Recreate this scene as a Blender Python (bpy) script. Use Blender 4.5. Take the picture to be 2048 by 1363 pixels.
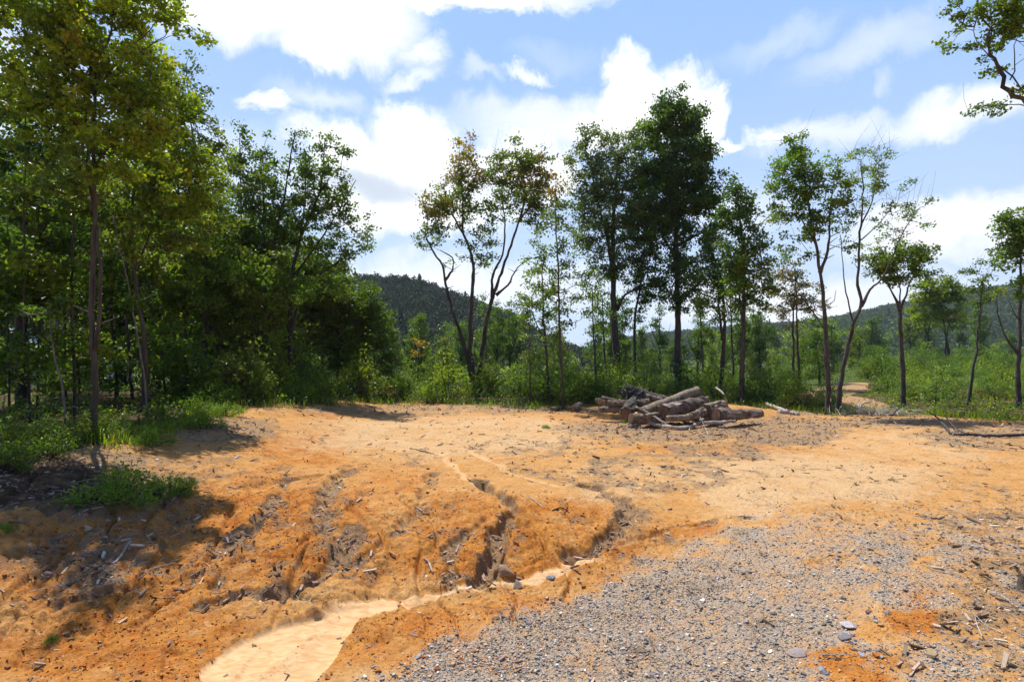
import bpy, math, random
import numpy as np
from mathutils import Vector

random.seed(7)
RNG = np.random.default_rng(7)
for o in list(bpy.data.objects):
    bpy.data.objects.remove(o)
SC = bpy.context.scene
COL = SC.collection

# ------------------------------------------------------------------ camera
F, CX, Y0, HCAM = 1137.0, 1024.0, 700.0, 2.6      # photo pixels; camera height in metres
cam_d = bpy.data.cameras.new("camera")
cam = bpy.data.objects.new("camera", cam_d)
COL.objects.link(cam)
cam.location = (0, 0, HCAM)
cam.rotation_euler = (math.radians(90), 0, 0)
cam_d.sensor_width = 36
cam_d.lens = F / 2048 * 36
cam_d.shift_y = 0.00903
cam_d.clip_start = 0.1
cam_d.clip_end = 8000
SC.camera = cam

# ------------------------------------------------------------------ light
SUN_EL, SUN_AZ = math.radians(64), math.radians(-38)      # azimuth from +Y towards +X
sv = Vector((math.sin(SUN_AZ) * math.cos(SUN_EL), math.cos(SUN_AZ) * math.cos(SUN_EL), math.sin(SUN_EL)))
sl = bpy.data.lights.new("sun", "SUN")
sl.energy = 5.0
sl.angle = math.radians(0.5)
sl.color = (1.0, 0.955, 0.88)
so = bpy.data.objects.new("sun", sl)
COL.objects.link(so)
so.rotation_euler = (-sv).to_track_quat('-Z', 'Y').to_euler()
so.location = (0, 0, 60)

SC.view_settings.view_transform = 'Standard'
SC.view_settings.look = 'None'
SC.view_settings.exposure = 0.30
SC.view_settings.gamma = 1.0
SC.cycles.max_bounces = 5
SC.cycles.diffuse_bounces = 3
SC.cycles.glossy_bounces = 2
SC.cycles.transmission_bounces = 3
SC.cycles.transparent_max_bounces = 4
SC.cycles.volume_bounces = 0
SC.cycles.caustics_reflective = False
SC.cycles.caustics_refractive = False
SC.cycles.use_denoising = True
SC.cycles.denoiser = 'OPENIMAGEDENOISE'
SC.cycles.denoising_prefilter = 'ACCURATE'
SC.cycles.use_adaptive_sampling = True
SC.cycles.adaptive_threshold = 0.02


# ------------------------------------------------------------------ node helper
class NT:
    def __init__(self, tree):
        self.t = tree
        self.n = tree.nodes
        self.l = tree.links

    def new(self, typ, **kw):
        nd = self.n.new(typ)
        for k, v in kw.items():
            setattr(nd, k, v)
        return nd

    def put(self, sock, v):
        if v is None:
            return
        if isinstance(v, bpy.types.NodeSocket):
            self.l.new(v, sock)
        else:
            sock.default_value = v

    def math(self, op, a, b=None, c=None, clamp=False):
        nd = self.new('ShaderNodeMath', operation=op, use_clamp=clamp)
        self.put(nd.inputs[0], a)
        self.put(nd.inputs[1], b)
        self.put(nd.inputs[2], c)
        return nd.outputs[0]

    def vmath(self, op, a, b=None):
        nd = self.new('ShaderNodeVectorMath', operation=op)
        self.put(nd.inputs[0], a)
        self.put(nd.inputs[1], b)
        return nd.outputs['Value'] if op in ('LENGTH', 'DOT_PRODUCT') else nd.outputs[0]

    def noise(self, vec, scale, detail=4, rough=0.55, dist=0.0, out='Fac'):
        nd = self.new('ShaderNodeTexNoise')
        self.put(nd.inputs['Vector'], vec)
        nd.inputs['Scale'].default_value = scale
        nd.inputs['Detail'].default_value = detail
        nd.inputs['Roughness'].default_value = rough
        nd.inputs['Distortion'].default_value = dist
        return nd.outputs[out]

    def ramp(self, fac, stops, interp='LINEAR'):
        nd = self.new('ShaderNodeValToRGB')
        self.put(nd.inputs[0], fac)
        cr = nd.color_ramp
        cr.interpolation = interp
        while len(cr.elements) < len(stops):
            cr.elements.new(0.5)
        for e, (p, c) in zip(cr.elements, stops):
            e.position = p
            e.color = (c, c, c, 1) if isinstance(c, (int, float)) else (c[0], c[1], c[2], 1)
        return nd.outputs[0]

    def mix(self, fac, a, b, blend='MIX'):
        nd = self.new('ShaderNodeMix', data_type='RGBA', blend_type=blend)
        self.put(nd.inputs[0], fac)
        A = [s for s in nd.inputs if s.name == 'A' and s.type == 'RGBA'][0]
        B = [s for s in nd.inputs if s.name == 'B' and s.type == 'RGBA'][0]
        self.put(A, a if not isinstance(a, tuple) else (a[0], a[1], a[2], 1))
        self.put(B, b if not isinstance(b, tuple) else (b[0], b[1], b[2], 1))
        return [s for s in nd.outputs if s.type == 'RGBA'][0]

    def smooth(self, v, a, b, lo=0.0, hi=1.0):
        nd = self.new('ShaderNodeMapRange', interpolation_type='SMOOTHSTEP')
        self.put(nd.inputs[0], v)
        nd.inputs[1].default_value = a
        nd.inputs[2].default_value = b
        nd.inputs[3].default_value = lo
        nd.inputs[4].default_value = hi
        return nd.outputs[0]

    def attr(self, name, out='Fac'):
        nd = self.new('ShaderNodeAttribute')
        nd.attribute_name = name
        return nd.outputs[out]


# ------------------------------------------------------------------ sky
world = bpy.data.worlds.new("World")
SC.world = world
world.use_nodes = True
W = NT(world.node_tree)
W.n.clear()
sky = W.new('ShaderNodeTexSky', sky_type='NISHITA')
sky.sun_disc = False
sky.sun_elevation = SUN_EL
sky.sun_rotation = SUN_AZ
sky.altitude = 400
sky.air_density = 1.0
sky.dust_density = 1.2
sky.ozone_density = 2.0
tc = W.new('ShaderNodeTexCoord')
sep = W.new('ShaderNodeSeparateXYZ')
W.l.new(tc.outputs['Generated'], sep.inputs[0])
az = W.math('ARCTAN2', sep.outputs[0], sep.outputs[1])
el = W.math('ARCSINE', sep.outputs[2])
cmb = W.new('ShaderNodeCombineXYZ')
W.l.new(az, cmb.inputs[0])
W.l.new(el, cmb.inputs[1])
P0 = cmb.outputs[0]


def sky_ae(px, py):
    a = math.atan((px - CX) / F)
    return a, math.atan((Y0 - py) / F * math.cos(a))


def warp(p, amp, scale, detail, rough=0.55):
    c = W.noise(p, scale, detail, rough, 0, 'Color')
    c = W.vmath('SUBTRACT', c, (0.5, 0.5, 0.5))
    c = W.vmath('MULTIPLY', c, (amp, amp, 0))
    return W.vmath('ADD', p, c)


def blobs(p, lst):
    """highest w * (1 - d^2) over ellipses given as px, py, rx, ry, w"""
    out = None
    for px, py, rx, ry, w in lst:
        a, e = sky_ae(px, py)
        a2, _ = sky_ae(px + rx, py)
        _, e2 = sky_ae(px, py - ry)
        d = W.vmath('SUBTRACT', p, (a, e, 0))
        d = W.vmath('MULTIPLY', d, (1 / abs(a2 - a), 1 / abs(e2 - e), 0))
        L = W.vmath('LENGTH', d)
        v = W.math('MULTIPLY_ADD', W.math('MULTIPLY', L, L), -w, w)
        out = v if out is None else W.math('MAXIMUM', out, v)
    return out


pc = warp(warp(P0, 0.09, 9, 3), 0.055, 30, 9, 0.66)
cum = blobs(pc, [(820, 300, 125, 118, 1), (700, 330, 110, 110, 1), (930, 345, 115, 80, 1), (610, 270, 70, 50, .5),
                 (1090, 350, 95, 75, 1), (1010, 320, 110, 70, 1), (850, 420, 260, 60, .8), (760, 370, 200, 75, 1), (1010, 350, 130, 70, 1), (1270, 215, 85, 125, 1),
                 (1350, 210, 100, 115, 1), (1250, 130, 60, 50, .7), (1410, 230, 60, 70, 1), (1240, 250, 130, 55, .8),
                 (1530, 268, 60, 26, .5), (1450, 285, 70, 20, .6),  
                 (2300, 200, 200, 90, 1), (-300, 250, 300, 130, 1)])
cum = W.math('ADD', cum, W.math('MULTIPLY_ADD', W.noise(P0, 60, 6, 0.65), 0.5, -0.25))
cum_f = W.smooth(cum, 0.0, 0.8)
ps = warp(warp(P0, 0.12, 5, 3), 0.07, 18, 8, 0.68)
soft = blobs(ps, [(500, -10, 300, 125, 1.0), (690, 20, 200, 130, 1.0), (620, 95, 120, 50, .8), (950, -20, 330, 55, .9),
                  (850, 105, 60, 50, .6), (545, 205, 60, 30, .7), (1050, 155, 62, 22, .55), (820, 150, 70, 30, .5), (950, 160, 60, 25, .35),
                  (1120, 245, 330, 70, .55), (1900, 245, 260, 60, .62), (1650, 270, 200, 40, .45), (1550, 80, 160, 45, .28),
                  (1750, 110, 260, 60, .34), (1900, 460, 360, 75, .75), (1750, 190, 30, 30, .3), (640, 190, 130, 40, .4),
                  (800, 440, 150, 50, .7), (900, 570, 500, 70, .6), (1600, 600, 600, 80, .7), (1460, 420, 180, 80, .4),
                  (400, 330, 300, 130, .35), (1100, 110, 130, 40, .2), (-200, 100, 500, 200, .6)])
soft_f = W.smooth(soft, 0.0, 0.75)
streak = W.noise(W.vmath('MULTIPLY', P0, (3.0, 14.0, 1)), 1.6, 6, 0.6)
soft_f = W.math('MULTIPLY', soft_f, W.smooth(streak, 0.18, 0.6, 0.75, 1.0))
# cloud body tone: white tops, blue-grey bases
grey = blobs(warp(P0, 0.06, 11, 5), [(740, 372, 150, 38, 1), (900, 350, 90, 45, .35), (1290, 262, 70, 35, .3)])
grey = W.smooth(grey, 0.0, 1.0)
ctone = W.noise(P0, 16, 6, 0.6)
cloud_col = W.mix(W.smooth(ctone, 0.3, 0.7), (0.93, 0.955, 1.0), (1.12, 1.12, 1.12))
cloud_col = W.mix(grey, cloud_col, (0.58, 0.65, 0.75))
skc = W.vmath('MULTIPLY', sky.outputs[0], (0.118, 0.105, 0.100))
skh = W.mix(W.smooth(el, 0.0, 0.55), (0.58, 0.73, 0.95), (0.31, 0.51, 0.92))
skh = W.mix(W.smooth(el, 0.6, 1.3), skh, (0.16, 0.30, 0.66))
skc = W.mix(0.88, skc, skh)
col = W.mix(soft_f, skc, (0.95, 0.965, 1.0))
col = W.mix(cum_f, col, cloud_col)
# the sky is brightest on the sun's side and deepens away from it
away = W.smooth(W.vmath('DOT_PRODUCT', tc.outputs['Generated'], (math.sin(SUN_AZ), math.cos(SUN_AZ), 0)), -0.55, 0.25, 0.0, 1.0)
col = W.mix(away, W.mix(1.0, col, (0.22, 0.27, 0.38), 'MULTIPLY'), col)
bg = W.new('ShaderNodeBackground')
W.l.new(col, bg.inputs[0])
bg.inputs[1].default_value = 1.0
wo = W.new('ShaderNodeOutputWorld')
W.l.new(bg.outputs[0], wo.inputs[0])


# ------------------------------------------------------------------ numeric noise
def vnoise(x, y, seed=0):
    xi = np.floor(x).astype(np.int64)
    yi = np.floor(y).astype(np.int64)
    fx, fy = x - xi, y - yi
    fx = fx * fx * fx * (fx * (fx * 6 - 15) + 10)
    fy = fy * fy * fy * (fy * (fy * 6 - 15) + 10)

    def h(a, b):
        n = (a * 374761393 + b * 668265263 + seed * 974711) & 0x7fffffff
        n = ((n ^ (n >> 13)) * 1274126177) & 0x7fffffff
        n = n ^ (n >> 16)
        return (n & 0xffff) / 65535.0
    a = h(xi, yi) * (1 - fx) + h(xi + 1, yi) * fx
    b = h(xi, yi + 1) * (1 - fx) + h(xi + 1, yi + 1) * fx
    return a * (1 - fy) + b * fy


def fbm(x, y, octv=4, seed=0, gain=0.5):
    s, a, t = 0, 1, 0
    for i in range(octv):
        s = s + a * (vnoise(x * 2 ** i + 17.3 * i, y * 2 ** i - 9.1 * i, seed + i) - 0.5)
        t += a
        a *= gain
    return s / t * 2


def sstep(a, b, x):
    t = np.clip((x - a) / (b - a), 0, 1)
    return t * t * (3 - 2 * t)


# ------------------------------------------------------------------ terrain shape
TOE_X = [-20, -4.84, -2.93, -0.14, 1.53, 3.13, 4.5]
TOE_Y = [4.0, 5.2, 5.75, 6.5, 7.6, 8.5, 9.2]
SKA = ([300, 500, 700, 740, 800, 860, 950, 1030, 1100, 1200, 1290], [585, 562, 549, 544, 545, 562, 592, 622, 668, 700, 725])
SKB = ([1000, 1180, 1300, 1400, 1500, 1580, 1640, 1700, 1760, 1830, 1900, 1960, 2048, 2300, 2700],
       [715, 690, 660, 656, 645, 640, 635, 624, 610, 598, 587, 576, 563, 538, 600])


def coarse(x, y):
    x = np.asarray(x, float)
    y = np.asarray(y, float)
    toe = np.interp(x, TOE_X, TOE_Y)
    amp = 0.46 * (1 - sstep(1.5, 5.0, x))
    z = -amp * (1 - sstep(0.0, 3.3, y - toe))
    z = z + 0.75 * sstep(-4.5, -10, x) * (1 - sstep(24, 40, y))
    # swell of the mound between the rills
    z = z + 0.13 * np.exp(-(((x - 0.7) / 0.9) ** 2 + ((y - 8.2) / 0.8) ** 2))
    # mulch heap beside the logs
    z = z + 0.38 * np.exp(-(((x - 9.0) / 1.7) ** 2 + ((y - 22.6) / 0.9) ** 2))
    yy = np.maximum(y, 1.0)
    px = CX + F * x / yy
    r = np.hypot(x, y)
    right = sstep(1560, 1760, px)
    z = z - (9.0 * (1 - right) + 1.2 * right) * sstep(44, 105, y) - 8 * right * sstep(95, 150, y)
    z = z + right * 1.1 * sstep(26, 60, y)
    front = sstep(0, 60, y)
    hA = (Y0 - np.interp(px, *SKA)) / F * 350
    tA = sstep(130, 350, yy) * (1 - 0.5 * sstep(360, 800, yy))
    hB = (Y0 - np.interp(px, *SKB)) / F * 700
    tB = sstep(260, 700, yy) * (1 - 0.4 * sstep(720, 1600, yy))
    zA = -9 + np.maximum(hA + 1, 0) * tA
    zB = -9 + np.maximum(hB + 1, 0) * tB
    far = sstep(120, 160, y) * front
    return z * (1 - far) + far * np.maximum(zA, zB)


def ray(px, py):
    """pixel of the photo to a point of the ground"""
    dx, dz = (px - CX) / F, -(py - Y0) / F
    ys = np.geomspace(3.0, 400, 6000)
    g = coarse(ys * dx, ys)
    hit = np.nonzero(HCAM + ys * dz < g)[0]
    t = ys[hit[0]] if len(hit) else 400
    return float(t * dx), float(t)


def at(px, py, D):
    return np.array([(px - CX) / F * D, D, HCAM + (Y0 - py) / F * D])


def pl(pts):
    return np.array([ray(a, b) for a, b in pts])


RILLS = [  # points in the photo, half width m, depth m
    ([(640, 950), (575, 965), (545, 1000), (520, 1040), (505, 1080), (490, 1110), (440, 1180)], .09, .10),
    ([(700, 935), (672, 965), (652, 995), (660, 1050), (700, 1085), (690, 1120), (640, 1155), (560, 1195)], .17, .14),
    ([(860, 945), (850, 1000), (800, 1055), (745, 1100), (700, 1150)], .10, .09),
    ([(960, 960), (1010, 990), (1030, 1025), (1000, 1060), (985, 1095), (975, 1125), (955, 1160)], .12, .24),
    ([(960, 1035), (920, 1075), (890, 1100), (912, 1130), (905, 1170)], .07, .10),
    ([(1170, 965), (1225, 985), (1252, 1020), (1250, 1055), (1205, 1085), (1140, 1110)], .12, .17),
    ([(1100, 975), (1135, 1030), (1160, 1065)], .05, .05),
    ([(400, 1215), (470, 1200), (560, 1195), (640, 1205)], .08, .09),
    ([(0, 1235), (150, 1190), (300, 1165), (400, 1150)], .08, .07),
    ([(120, 1040), (90, 1100), (60, 1190)], .10, .07),
    ([(330, 1000), (350, 1060), (345, 1120), (380, 1170)], .10, .06),
    ([(640, 1205), (760, 1190), (900, 1180), (1010, 1150), (1150, 1112)], .05, .04),
    ([(1150, 1112), (1280, 1085), (1360, 1062), (1440, 1040)], .06, .06)]
SANDS = [  # points in the photo, half width m, weight
    ([(1180, 1118), (1090, 1140), (1000, 1162), (900, 1185), (800, 1203), (700, 1222)], .10, .62),
    ([(780, 1207), (700, 1226), (630, 1252), (565, 1282), (515, 1318), (490, 1350), (480, 1395)], .18, 1),
    
    ([(880, 905), (915, 940), (960, 970), (1010, 995)], .09, .45),
    ([(930, 895), (980, 925), (1030, 945), (1110, 965)], .08, .45),
    ([(1160, 1118), (1260, 1088), (1340, 1068)], .07, .4)]
RILLS = [(pl(p), w, d) for p, w, d in RILLS]
SANDS = [(pl(p), w, d) for p, w, d in SANDS]
RILLW = [(p, w * 1.9, min(d, .1)) for p, w, d in RILLS]


def pdist(x, y, line):
    best = np.full(x.shape, 1e9)
    for (ax, ay), (bx, by) in zip(line[:-1], line[1:]):
        vx, vy = bx - ax, by - ay
        t = np.clip(((x - ax) * vx + (y - ay) * vy) / (vx * vx + vy * vy + 1e-9), 0, 1)
        best = np.minimum(best, np.hypot(x - ax - t * vx, y - ay - t * vy))
    return best


def line_field(x, y, lst, depth=True):
    """summed gullies (or the strongest band) at the points x, y"""
    x = np.atleast_1d(x).astype(float)
    y = np.atleast_1d(y).astype(float)
    out = np.zeros(x.shape)
    near = np.nonzero((y < 16) & (y > 2.5) & (np.abs(x) < 9))[0]
    if len(near) == 0:
        return out
    xn, yn = x[near], y[near]
    wx = xn + 0.16 * fbm(xn * 1.7, yn * 1.7, 4, 31)
    wy = yn + 0.16 * fbm(xn * 1.7, yn * 1.7, 4, 47)
    acc = np.zeros(len(near))
    for ln, w, d in lst:
        ds = pdist(wx, wy, ln)
        wl = w * (1 + 0.5 * fbm(xn * 3, yn * 3, 2, 5))
        v = d * (1 - sstep(wl * 0.45, wl * 1.55, ds))
        if depth:
            v = v - d * 0.16 * np.exp(-((ds - 1.9 * w) / w) ** 2)
            acc = acc + v
        else:
            acc = np.maximum(acc, v)
    out[near] = acc
    return out


def blob_mask(px, py, lst):
    m = np.zeros(px.shape)
    for cx, cy, rx, ry, w in lst:
        d = ((px - cx) / rx) ** 2 + ((py - cy) / ry) ** 2
        m = np.maximum(m, w * np.clip(1.25 - d, 0, 1))
    return m


PATH = pl([(1640, 838), (1690, 826), (1715, 812), (1685, 798), (1640, 790), (1665, 782), (1700, 774), (1722, 769)])
_a, _b = ray(950, 1363), ray(1560, 1030)
_l = math.hypot(_b[0] - _a[0], _b[1] - _a[1])
TRK = ((_a[0], _a[1], (_b[0] - _a[0]) / _l, (_b[1] - _a[1]) / _l), None)
FAN = pl([(385, 1420), (398, 1363), (408, 1328), (470, 1283), (560, 1246), (700, 1216), (830, 1196), (840, 1204), (760, 1224), (705, 1256), (690, 1300), (640, 1363), (600, 1420)])


def in_poly(x, y, poly):
    ins = np.zeros(x.shape, bool)
    for (ax, ay), (bx, by) in zip(poly, np.roll(poly, -1, 0)):
        c = (ay > y) != (by > y)
        xi = (bx - ax) * (y - ay) / (by - ay + 1e-12) + ax
        ins ^= c & (x < xi)
    return ins


def masks(x, y):
    """where the real place has sand, gravel, wood litter and deep orange clay"""
    yy = np.maximum(y, 1.2)
    z = coarse(x, y)
    px = CX + F * x / yy
    py = Y0 + (HCAM - z) / yy * F
    n1 = fbm(x * 0.9, y * 0.9, 4, 3)
    n2 = fbm(x * 2.6, y * 2.6, 4, 13)
    n3 = fbm(x * 7, y * 7, 3, 23)
    sand = line_field(x, y, SANDS, False)
    nf_ = np.nonzero((y < 8) & (y > 2) & (np.abs(x) < 5))[0]
    if len(nf_):
        fx, fy = x[nf_] + .05 * n2[nf_], y[nf_] + .05 * n2[nf_]
        sd_ = pdist(fx, fy, np.vstack([FAN, FAN[:1]])) * np.where(in_poly(fx, fy, FAN), 1, -1)
        sand[nf_] = np.maximum(sand[nf_], sstep(-.03, .05, sd_) * (1 - .45 * sstep(.12, .5, sd_) * sstep(-.3, .3, n1[nf_] + .4)))
    plate = blob_mask(px, py, [(900, 870, 420, 60, .75), (1600, 960, 330, 70, .85), (1250, 960, 160, 60, .6), (1800, 900, 300, 60, .6),
                               (1000, 1000, 90, 60, .15), (1480, 1000, 130, 50, .8), (560, 880, 120, 35, .3)])
    rill = line_field(x, y, RILLS, False)
    # gravel road: below and right of a slanting edge
    edge = np.interp(px, [500, 700, 850, 1000, 1150, 1300, 1440, 1560, 1700, 1900, 2100],
                     [1430, 1350, 1290, 1235, 1170, 1110, 1050, 1010, 1000, 1000, 990])
    gr = sstep(-30, 70, py - edge + 50 * n2 + 30 * n1) * (0.86 + 0.3 * n2)
    gr = gr * (1 - 0.75 * sstep(1480, 1850, px + 150 * n1) * sstep(-.35, .25, n2))
    gr = gr * (1 - np.clip(blob_mask(px, py, [(1830, 1210, 60, 45, 1), (1690, 1330, 130, 60, .9), (1760, 1270, 60, 40, .8)]) * (.6 + 1.3 * n2 + .8 * n3), 0, 1))
    gr = gr * (y < 14)
    tx, ty = TRK
    perp = (x - tx[0]) * tx[3] - (y - tx[1]) * tx[2]
    band = 0.5 + 0.5 * np.cos(perp * 2 * np.pi / 1.7 + 0.6 * n1)
    gr = gr * (0.84 + 0.36 * band)
    lit = blob_mask(px, py, [(1330, 858, 260, 34, 1), (1560, 862, 160, 40, 1), (1420, 905, 160, 32, .75), (1260, 925, 110, 30, .6), (1170, 890, 140, 25, .5),
                             (1980, 870, 200, 45, .8), (1760, 845, 260, 18, .9), (1970, 1120, 130, 220, .6), (1930, 1300, 220, 90, .52),
                             (250, 1100, 400, 130, .66), (430, 860, 170, 40, .85), (150, 960, 300, 90, .9), (420, 930, 160, 60, .5),
                             (690, 1100, 80, 80, .6), (760, 1140, 60, 40, .5), (930, 1180, 120, 25, .4), (1260, 1050, 60, 50, .8), (1040, 1100, 60, 40, .5),
                             (800, 920, 200, 40, .4), (1050, 900, 220, 40, .5), (1300, 950, 260, 40, .62), (1150, 930, 200, 36, .5), (600, 1000, 200, 90, .42), (850, 1050, 200, 90, .36), (1500, 930, 160, 24, .4), (100, 1180, 260, 60, .5), (530, 1140, 120, 60, .45),
                             (1700, 1020, 150, 40, .3), (500, 1345, 70, 30, .5), (900, 818, 500, 12, .8)])
    lit = np.clip(lit * 1.15 + 0.6 * n2 + 0.35 * n3 - 0.28, 0, 1) * (1 - .9 * sand)
    if len(y) > 0:
        onp = (y > 23) & (y < 60) & (x > 10)
        if onp.any():
            lit[onp] = np.maximum(lit[onp], .62 * (pdist(x[onp], y[onp], PATH) < 2.2))
    rw = line_field(x, y, RILLW, False)
    lit = np.maximum(lit, np.clip(rill * 5 + rw * 5 - 0.3 + 0.9 * n3 + .9 * n2, 0, 0.8) * (1 - sand))
    orange = blob_mask(px, py, [(1000, 1080, 330, 110, 1), (560, 1060, 300, 150, .95), (250, 1130, 330, 140, 1), (750, 1010, 200, 100, .7),
                                (1450, 900, 230, 14, .8), (1240, 846, 130, 10, .8), (1830, 1210, 70, 55, 1), (1690, 1330, 130, 60, 1),
                                (1350, 1060, 110, 30, .8), (250, 1280, 350, 120, .8), (800, 1290, 330, 90, .75), (1900, 845, 160, 9, 1),
                                (900, 830, 500, 8, .6), (600, 900, 140, 60, .7), (1050, 1220, 160, 50, .6), (1180, 1150, 100, 30, .6)])
    forest = sstep(-6.0, -8.4, x + 0.28 * (y - 10) * (y < 20) + 0.9 * n1)
    return px, py, sand, np.clip(gr, 0, 1), lit, np.clip(orange * (.85 + .6 * n2) + 0.35 * n1 + .2 * n3, 0, 1), np.clip(plate + .3 * n1, 0, 1), rill, n2, n3


def height(x, y):
    x = np.atleast_1d(np.asarray(x, float))
    y = np.atleast_1d(np.asarray(y, float))
    r = np.hypot(x, y)
    z = coarse(x, y)
    _, _, sand, gr, lit, orange, plate, rill, n2, n3 = masks(x, y)
    rough = 1 - 0.8 * sand
    nearf = 1 - sstep(60, 140, r)
    z = z + 0.10 * fbm(x * 0.35, y * 0.35, 3, 61) * nearf * rough
    slope = blob_mask(x, y, [(-1.5, 8.2, 4.5, 2.6, 1), (-6, 7.5, 4, 4, 1)])
    z = z + (0.024 + 0.046 * slope) * fbm(x * 1.9, y * 2.0, 5, 71, 0.55) * rough * nearf
    near = y < 18
    z = z + np.where(near, 0.013 * fbm(x * 12, y * 12, 4, 81, 0.7) * (1 + 1.8 * slope) * rough, 0)
    z = z + np.where(near, 0.012 * lit * np.abs(fbm(x * 16, y * 16, 2, 91)), 0)
    # many fine rills running down the bank
    fr = np.abs(fbm(x * 1.5 + 0.35 * y + 0.5 * fbm(x * .8, y * .8, 2, 131), y * 0.42, 3, 121))
    z = z - 0.085 * slope * (1 - sstep(0.0, 0.13, fr)) * rough
    # small ledges where the clay breaks
    cr = np.abs(fbm(x * 1.1 + 4, y * 1.5, 3, 101))
    z = z - 0.035 * slope * (1 - sstep(0.0, 0.05, cr)) * rough
    z = z - 0.72 * line_field(x, y, RILLS) * (1 + 0.45 * n3 + 0.3 * n2)
    z = z - 0.05 * sand
    return z


# ------------------------------------------------------------------ mesh helpers
def mesh_np(name, verts, faces, mat, attrs=None, smooth=False, parent=None, mats=None, midx=None):
    """faces: list of int arrays (n, k)"""
    me = bpy.data.meshes.new(name)
    verts = np.ascontiguousarray(verts, np.float32)
    faces = [f for f in faces if len(f)]
    me.vertices.add(len(verts))
    me.vertices.foreach_set('co', verts.ravel())
    tot = np.concatenate([f.ravel() for f in faces]).astype(np.int32)
    cnt = np.concatenate([np.full(len(f), f.shape[1]) for f in faces]).astype(np.int32)
    st = np.concatenate([[0], np.cumsum(cnt)[:-1]]).astype(np.int32)
    me.loops.add(len(tot))
    me.loops.foreach_set('vertex_index', tot)
    me.polygons.add(len(cnt))
    me.polygons.foreach_set('loop_start', st)
    me.polygons.foreach_set('loop_total', cnt)
    me.polygons.foreach_set('use_smooth', np.full(len(cnt), smooth))
    for k, v in (attrs or {}).items():
        v = np.asarray(v, np.float32)
        if v.ndim == 2:
            a = me.attributes.new(k, 'FLOAT_COLOR', 'POINT')
            a.data.foreach_set('color', np.concatenate([v, np.ones((len(v), 1), np.float32)], 1).ravel())
        else:
            a = me.attributes.new(k, 'FLOAT', 'POINT')
            a.data.foreach_set('value', v)
    me.materials.append(mat)
    me.update()
    me.validate()
    o = bpy.data.objects.new(name, me)
    COL.objects.link(o)
    if parent is not None:
        o.parent = parent
    return o


def tag(o, label=None, cat=None, group=None, kind=None):
    if label:
        o['label'] = label
    if cat:
        o['category'] = cat
    if group:
        o['group'] = group
    if kind:
        o['kind'] = kind
    return o


def empty(name, loc):
    o = bpy.data.objects.new(name, None)
    COL.objects.link(o)
    o.location = [float(v) for v in loc]
    o.empty_display_size = 0.3
    return o


def copy_tree(o, loc, rz=0.0, sc=1.0, parent=None):
    c = o.copy()
    COL.objects.link(c)
    c.location = [float(v) for v in loc]
    c.rotation_euler = (0, 0, rz)
    c.scale = (sc, sc, sc)
    for ch in o.children:
        d = ch.copy()
        COL.objects.link(d)
        d.parent = c
    return c


# ------------------------------------------------------------------ materials
def new_mat(name):
    m = bpy.data.materials.new(name)
    m.use_nodes = True
    t = NT(m.node_tree)
    t.n.clear()
    out = t.new('ShaderNodeOutputMaterial')
    return m, t, out


def leaf_mat(name, trans=0.48, rough=0.40, spec=0.3, gain=1.45):
    m, t, out = new_mat(name)
    c = t.mix(1.0, t.attr('lc', 'Color'), (gain, gain, gain * .9), 'MULTIPLY')
    p = t.new('ShaderNodeBsdfPrincipled')
    t.l.new(c, p.inputs['Base Color'])
    p.inputs['Roughness'].default_value = rough
    p.inputs['Specular IOR Level'].default_value = spec
    tr = t.new('ShaderNodeBsdfTranslucent')
    t.l.new(t.mix(1.0, c, (1.45, 1.5, 0.5), 'MULTIPLY'), tr.inputs['Color'])
    mx = t.new('ShaderNodeMixShader')
    mx.inputs[0].default_value = trans
    t.l.new(p.outputs[0], mx.inputs[1])
    t.l.new(tr.outputs[0], mx.inputs[2])
    t.l.new(mx.outputs[0], out.inputs[0])
    return m


def bark_mat(name, dark, light, scale=9.0, moss=None):
    m, t, out = new_mat(name)
    tcn = t.new('ShaderNodeTexCoord').outputs['Object']
    v = t.vmath('MULTIPLY', tcn, (1, 1, 0.28))
    n = t.noise(v, scale, 6, 0.65, 0.6)
    n2 = t.noise(tcn, 1.3, 3)
    c = t.mix(t.smooth(n, 0.35, 0.68), dark, light)
    c = t.mix(t.smooth(n2, 0.35, 0.75, 0, 0.5), c, tuple(a * 1.5 for a in light))
    if moss:
        c = t.mix(t.smooth(t.noise(tcn, 3.1, 5, .6), 0.52, 0.66, 0, .8), c, moss)
    p = t.new('ShaderNodeBsdfPrincipled')
    t.l.new(c, p.inputs['Base Color'])
    p.inputs['Roughness'].default_value = 0.9
    b = t.new('ShaderNodeBump')
    b.inputs['Strength'].default_value = 0.9
    b.inputs['Distance'].default_value = 0.03
    t.l.new(n, b.inputs['Height'])
    t.l.new(b.outputs[0], p.inputs['Normal'])
    t.l.new(p.outputs[0], out.inputs[0])
    return m


def attr_mat(name, rough=0.85, spec=0.3, var=0.25, scale=60):
    m, t, out = new_mat(name)
    c = t.attr('lc', 'Color')
    g = t.new('ShaderNodeNewGeometry').outputs['Position']
    n = t.noise(g, scale, 4)
    c = t.mix(t.smooth(n, 0.3, 0.7, 0, 1), t.mix(1.0, c, (1 - var,) * 3, 'MULTIPLY'), t.mix(1.0, c, (1 + var,) * 3, 'MULTIPLY'))
    p = t.new('ShaderNodeBsdfPrincipled')
    t.l.new(c, p.inputs['Base Color'])
    p.inputs['Roughness'].default_value = rough
    p.inputs['Specular IOR Level'].default_value = spec
    t.l.new(p.outputs[0], out.inputs[0])
    return m


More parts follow.
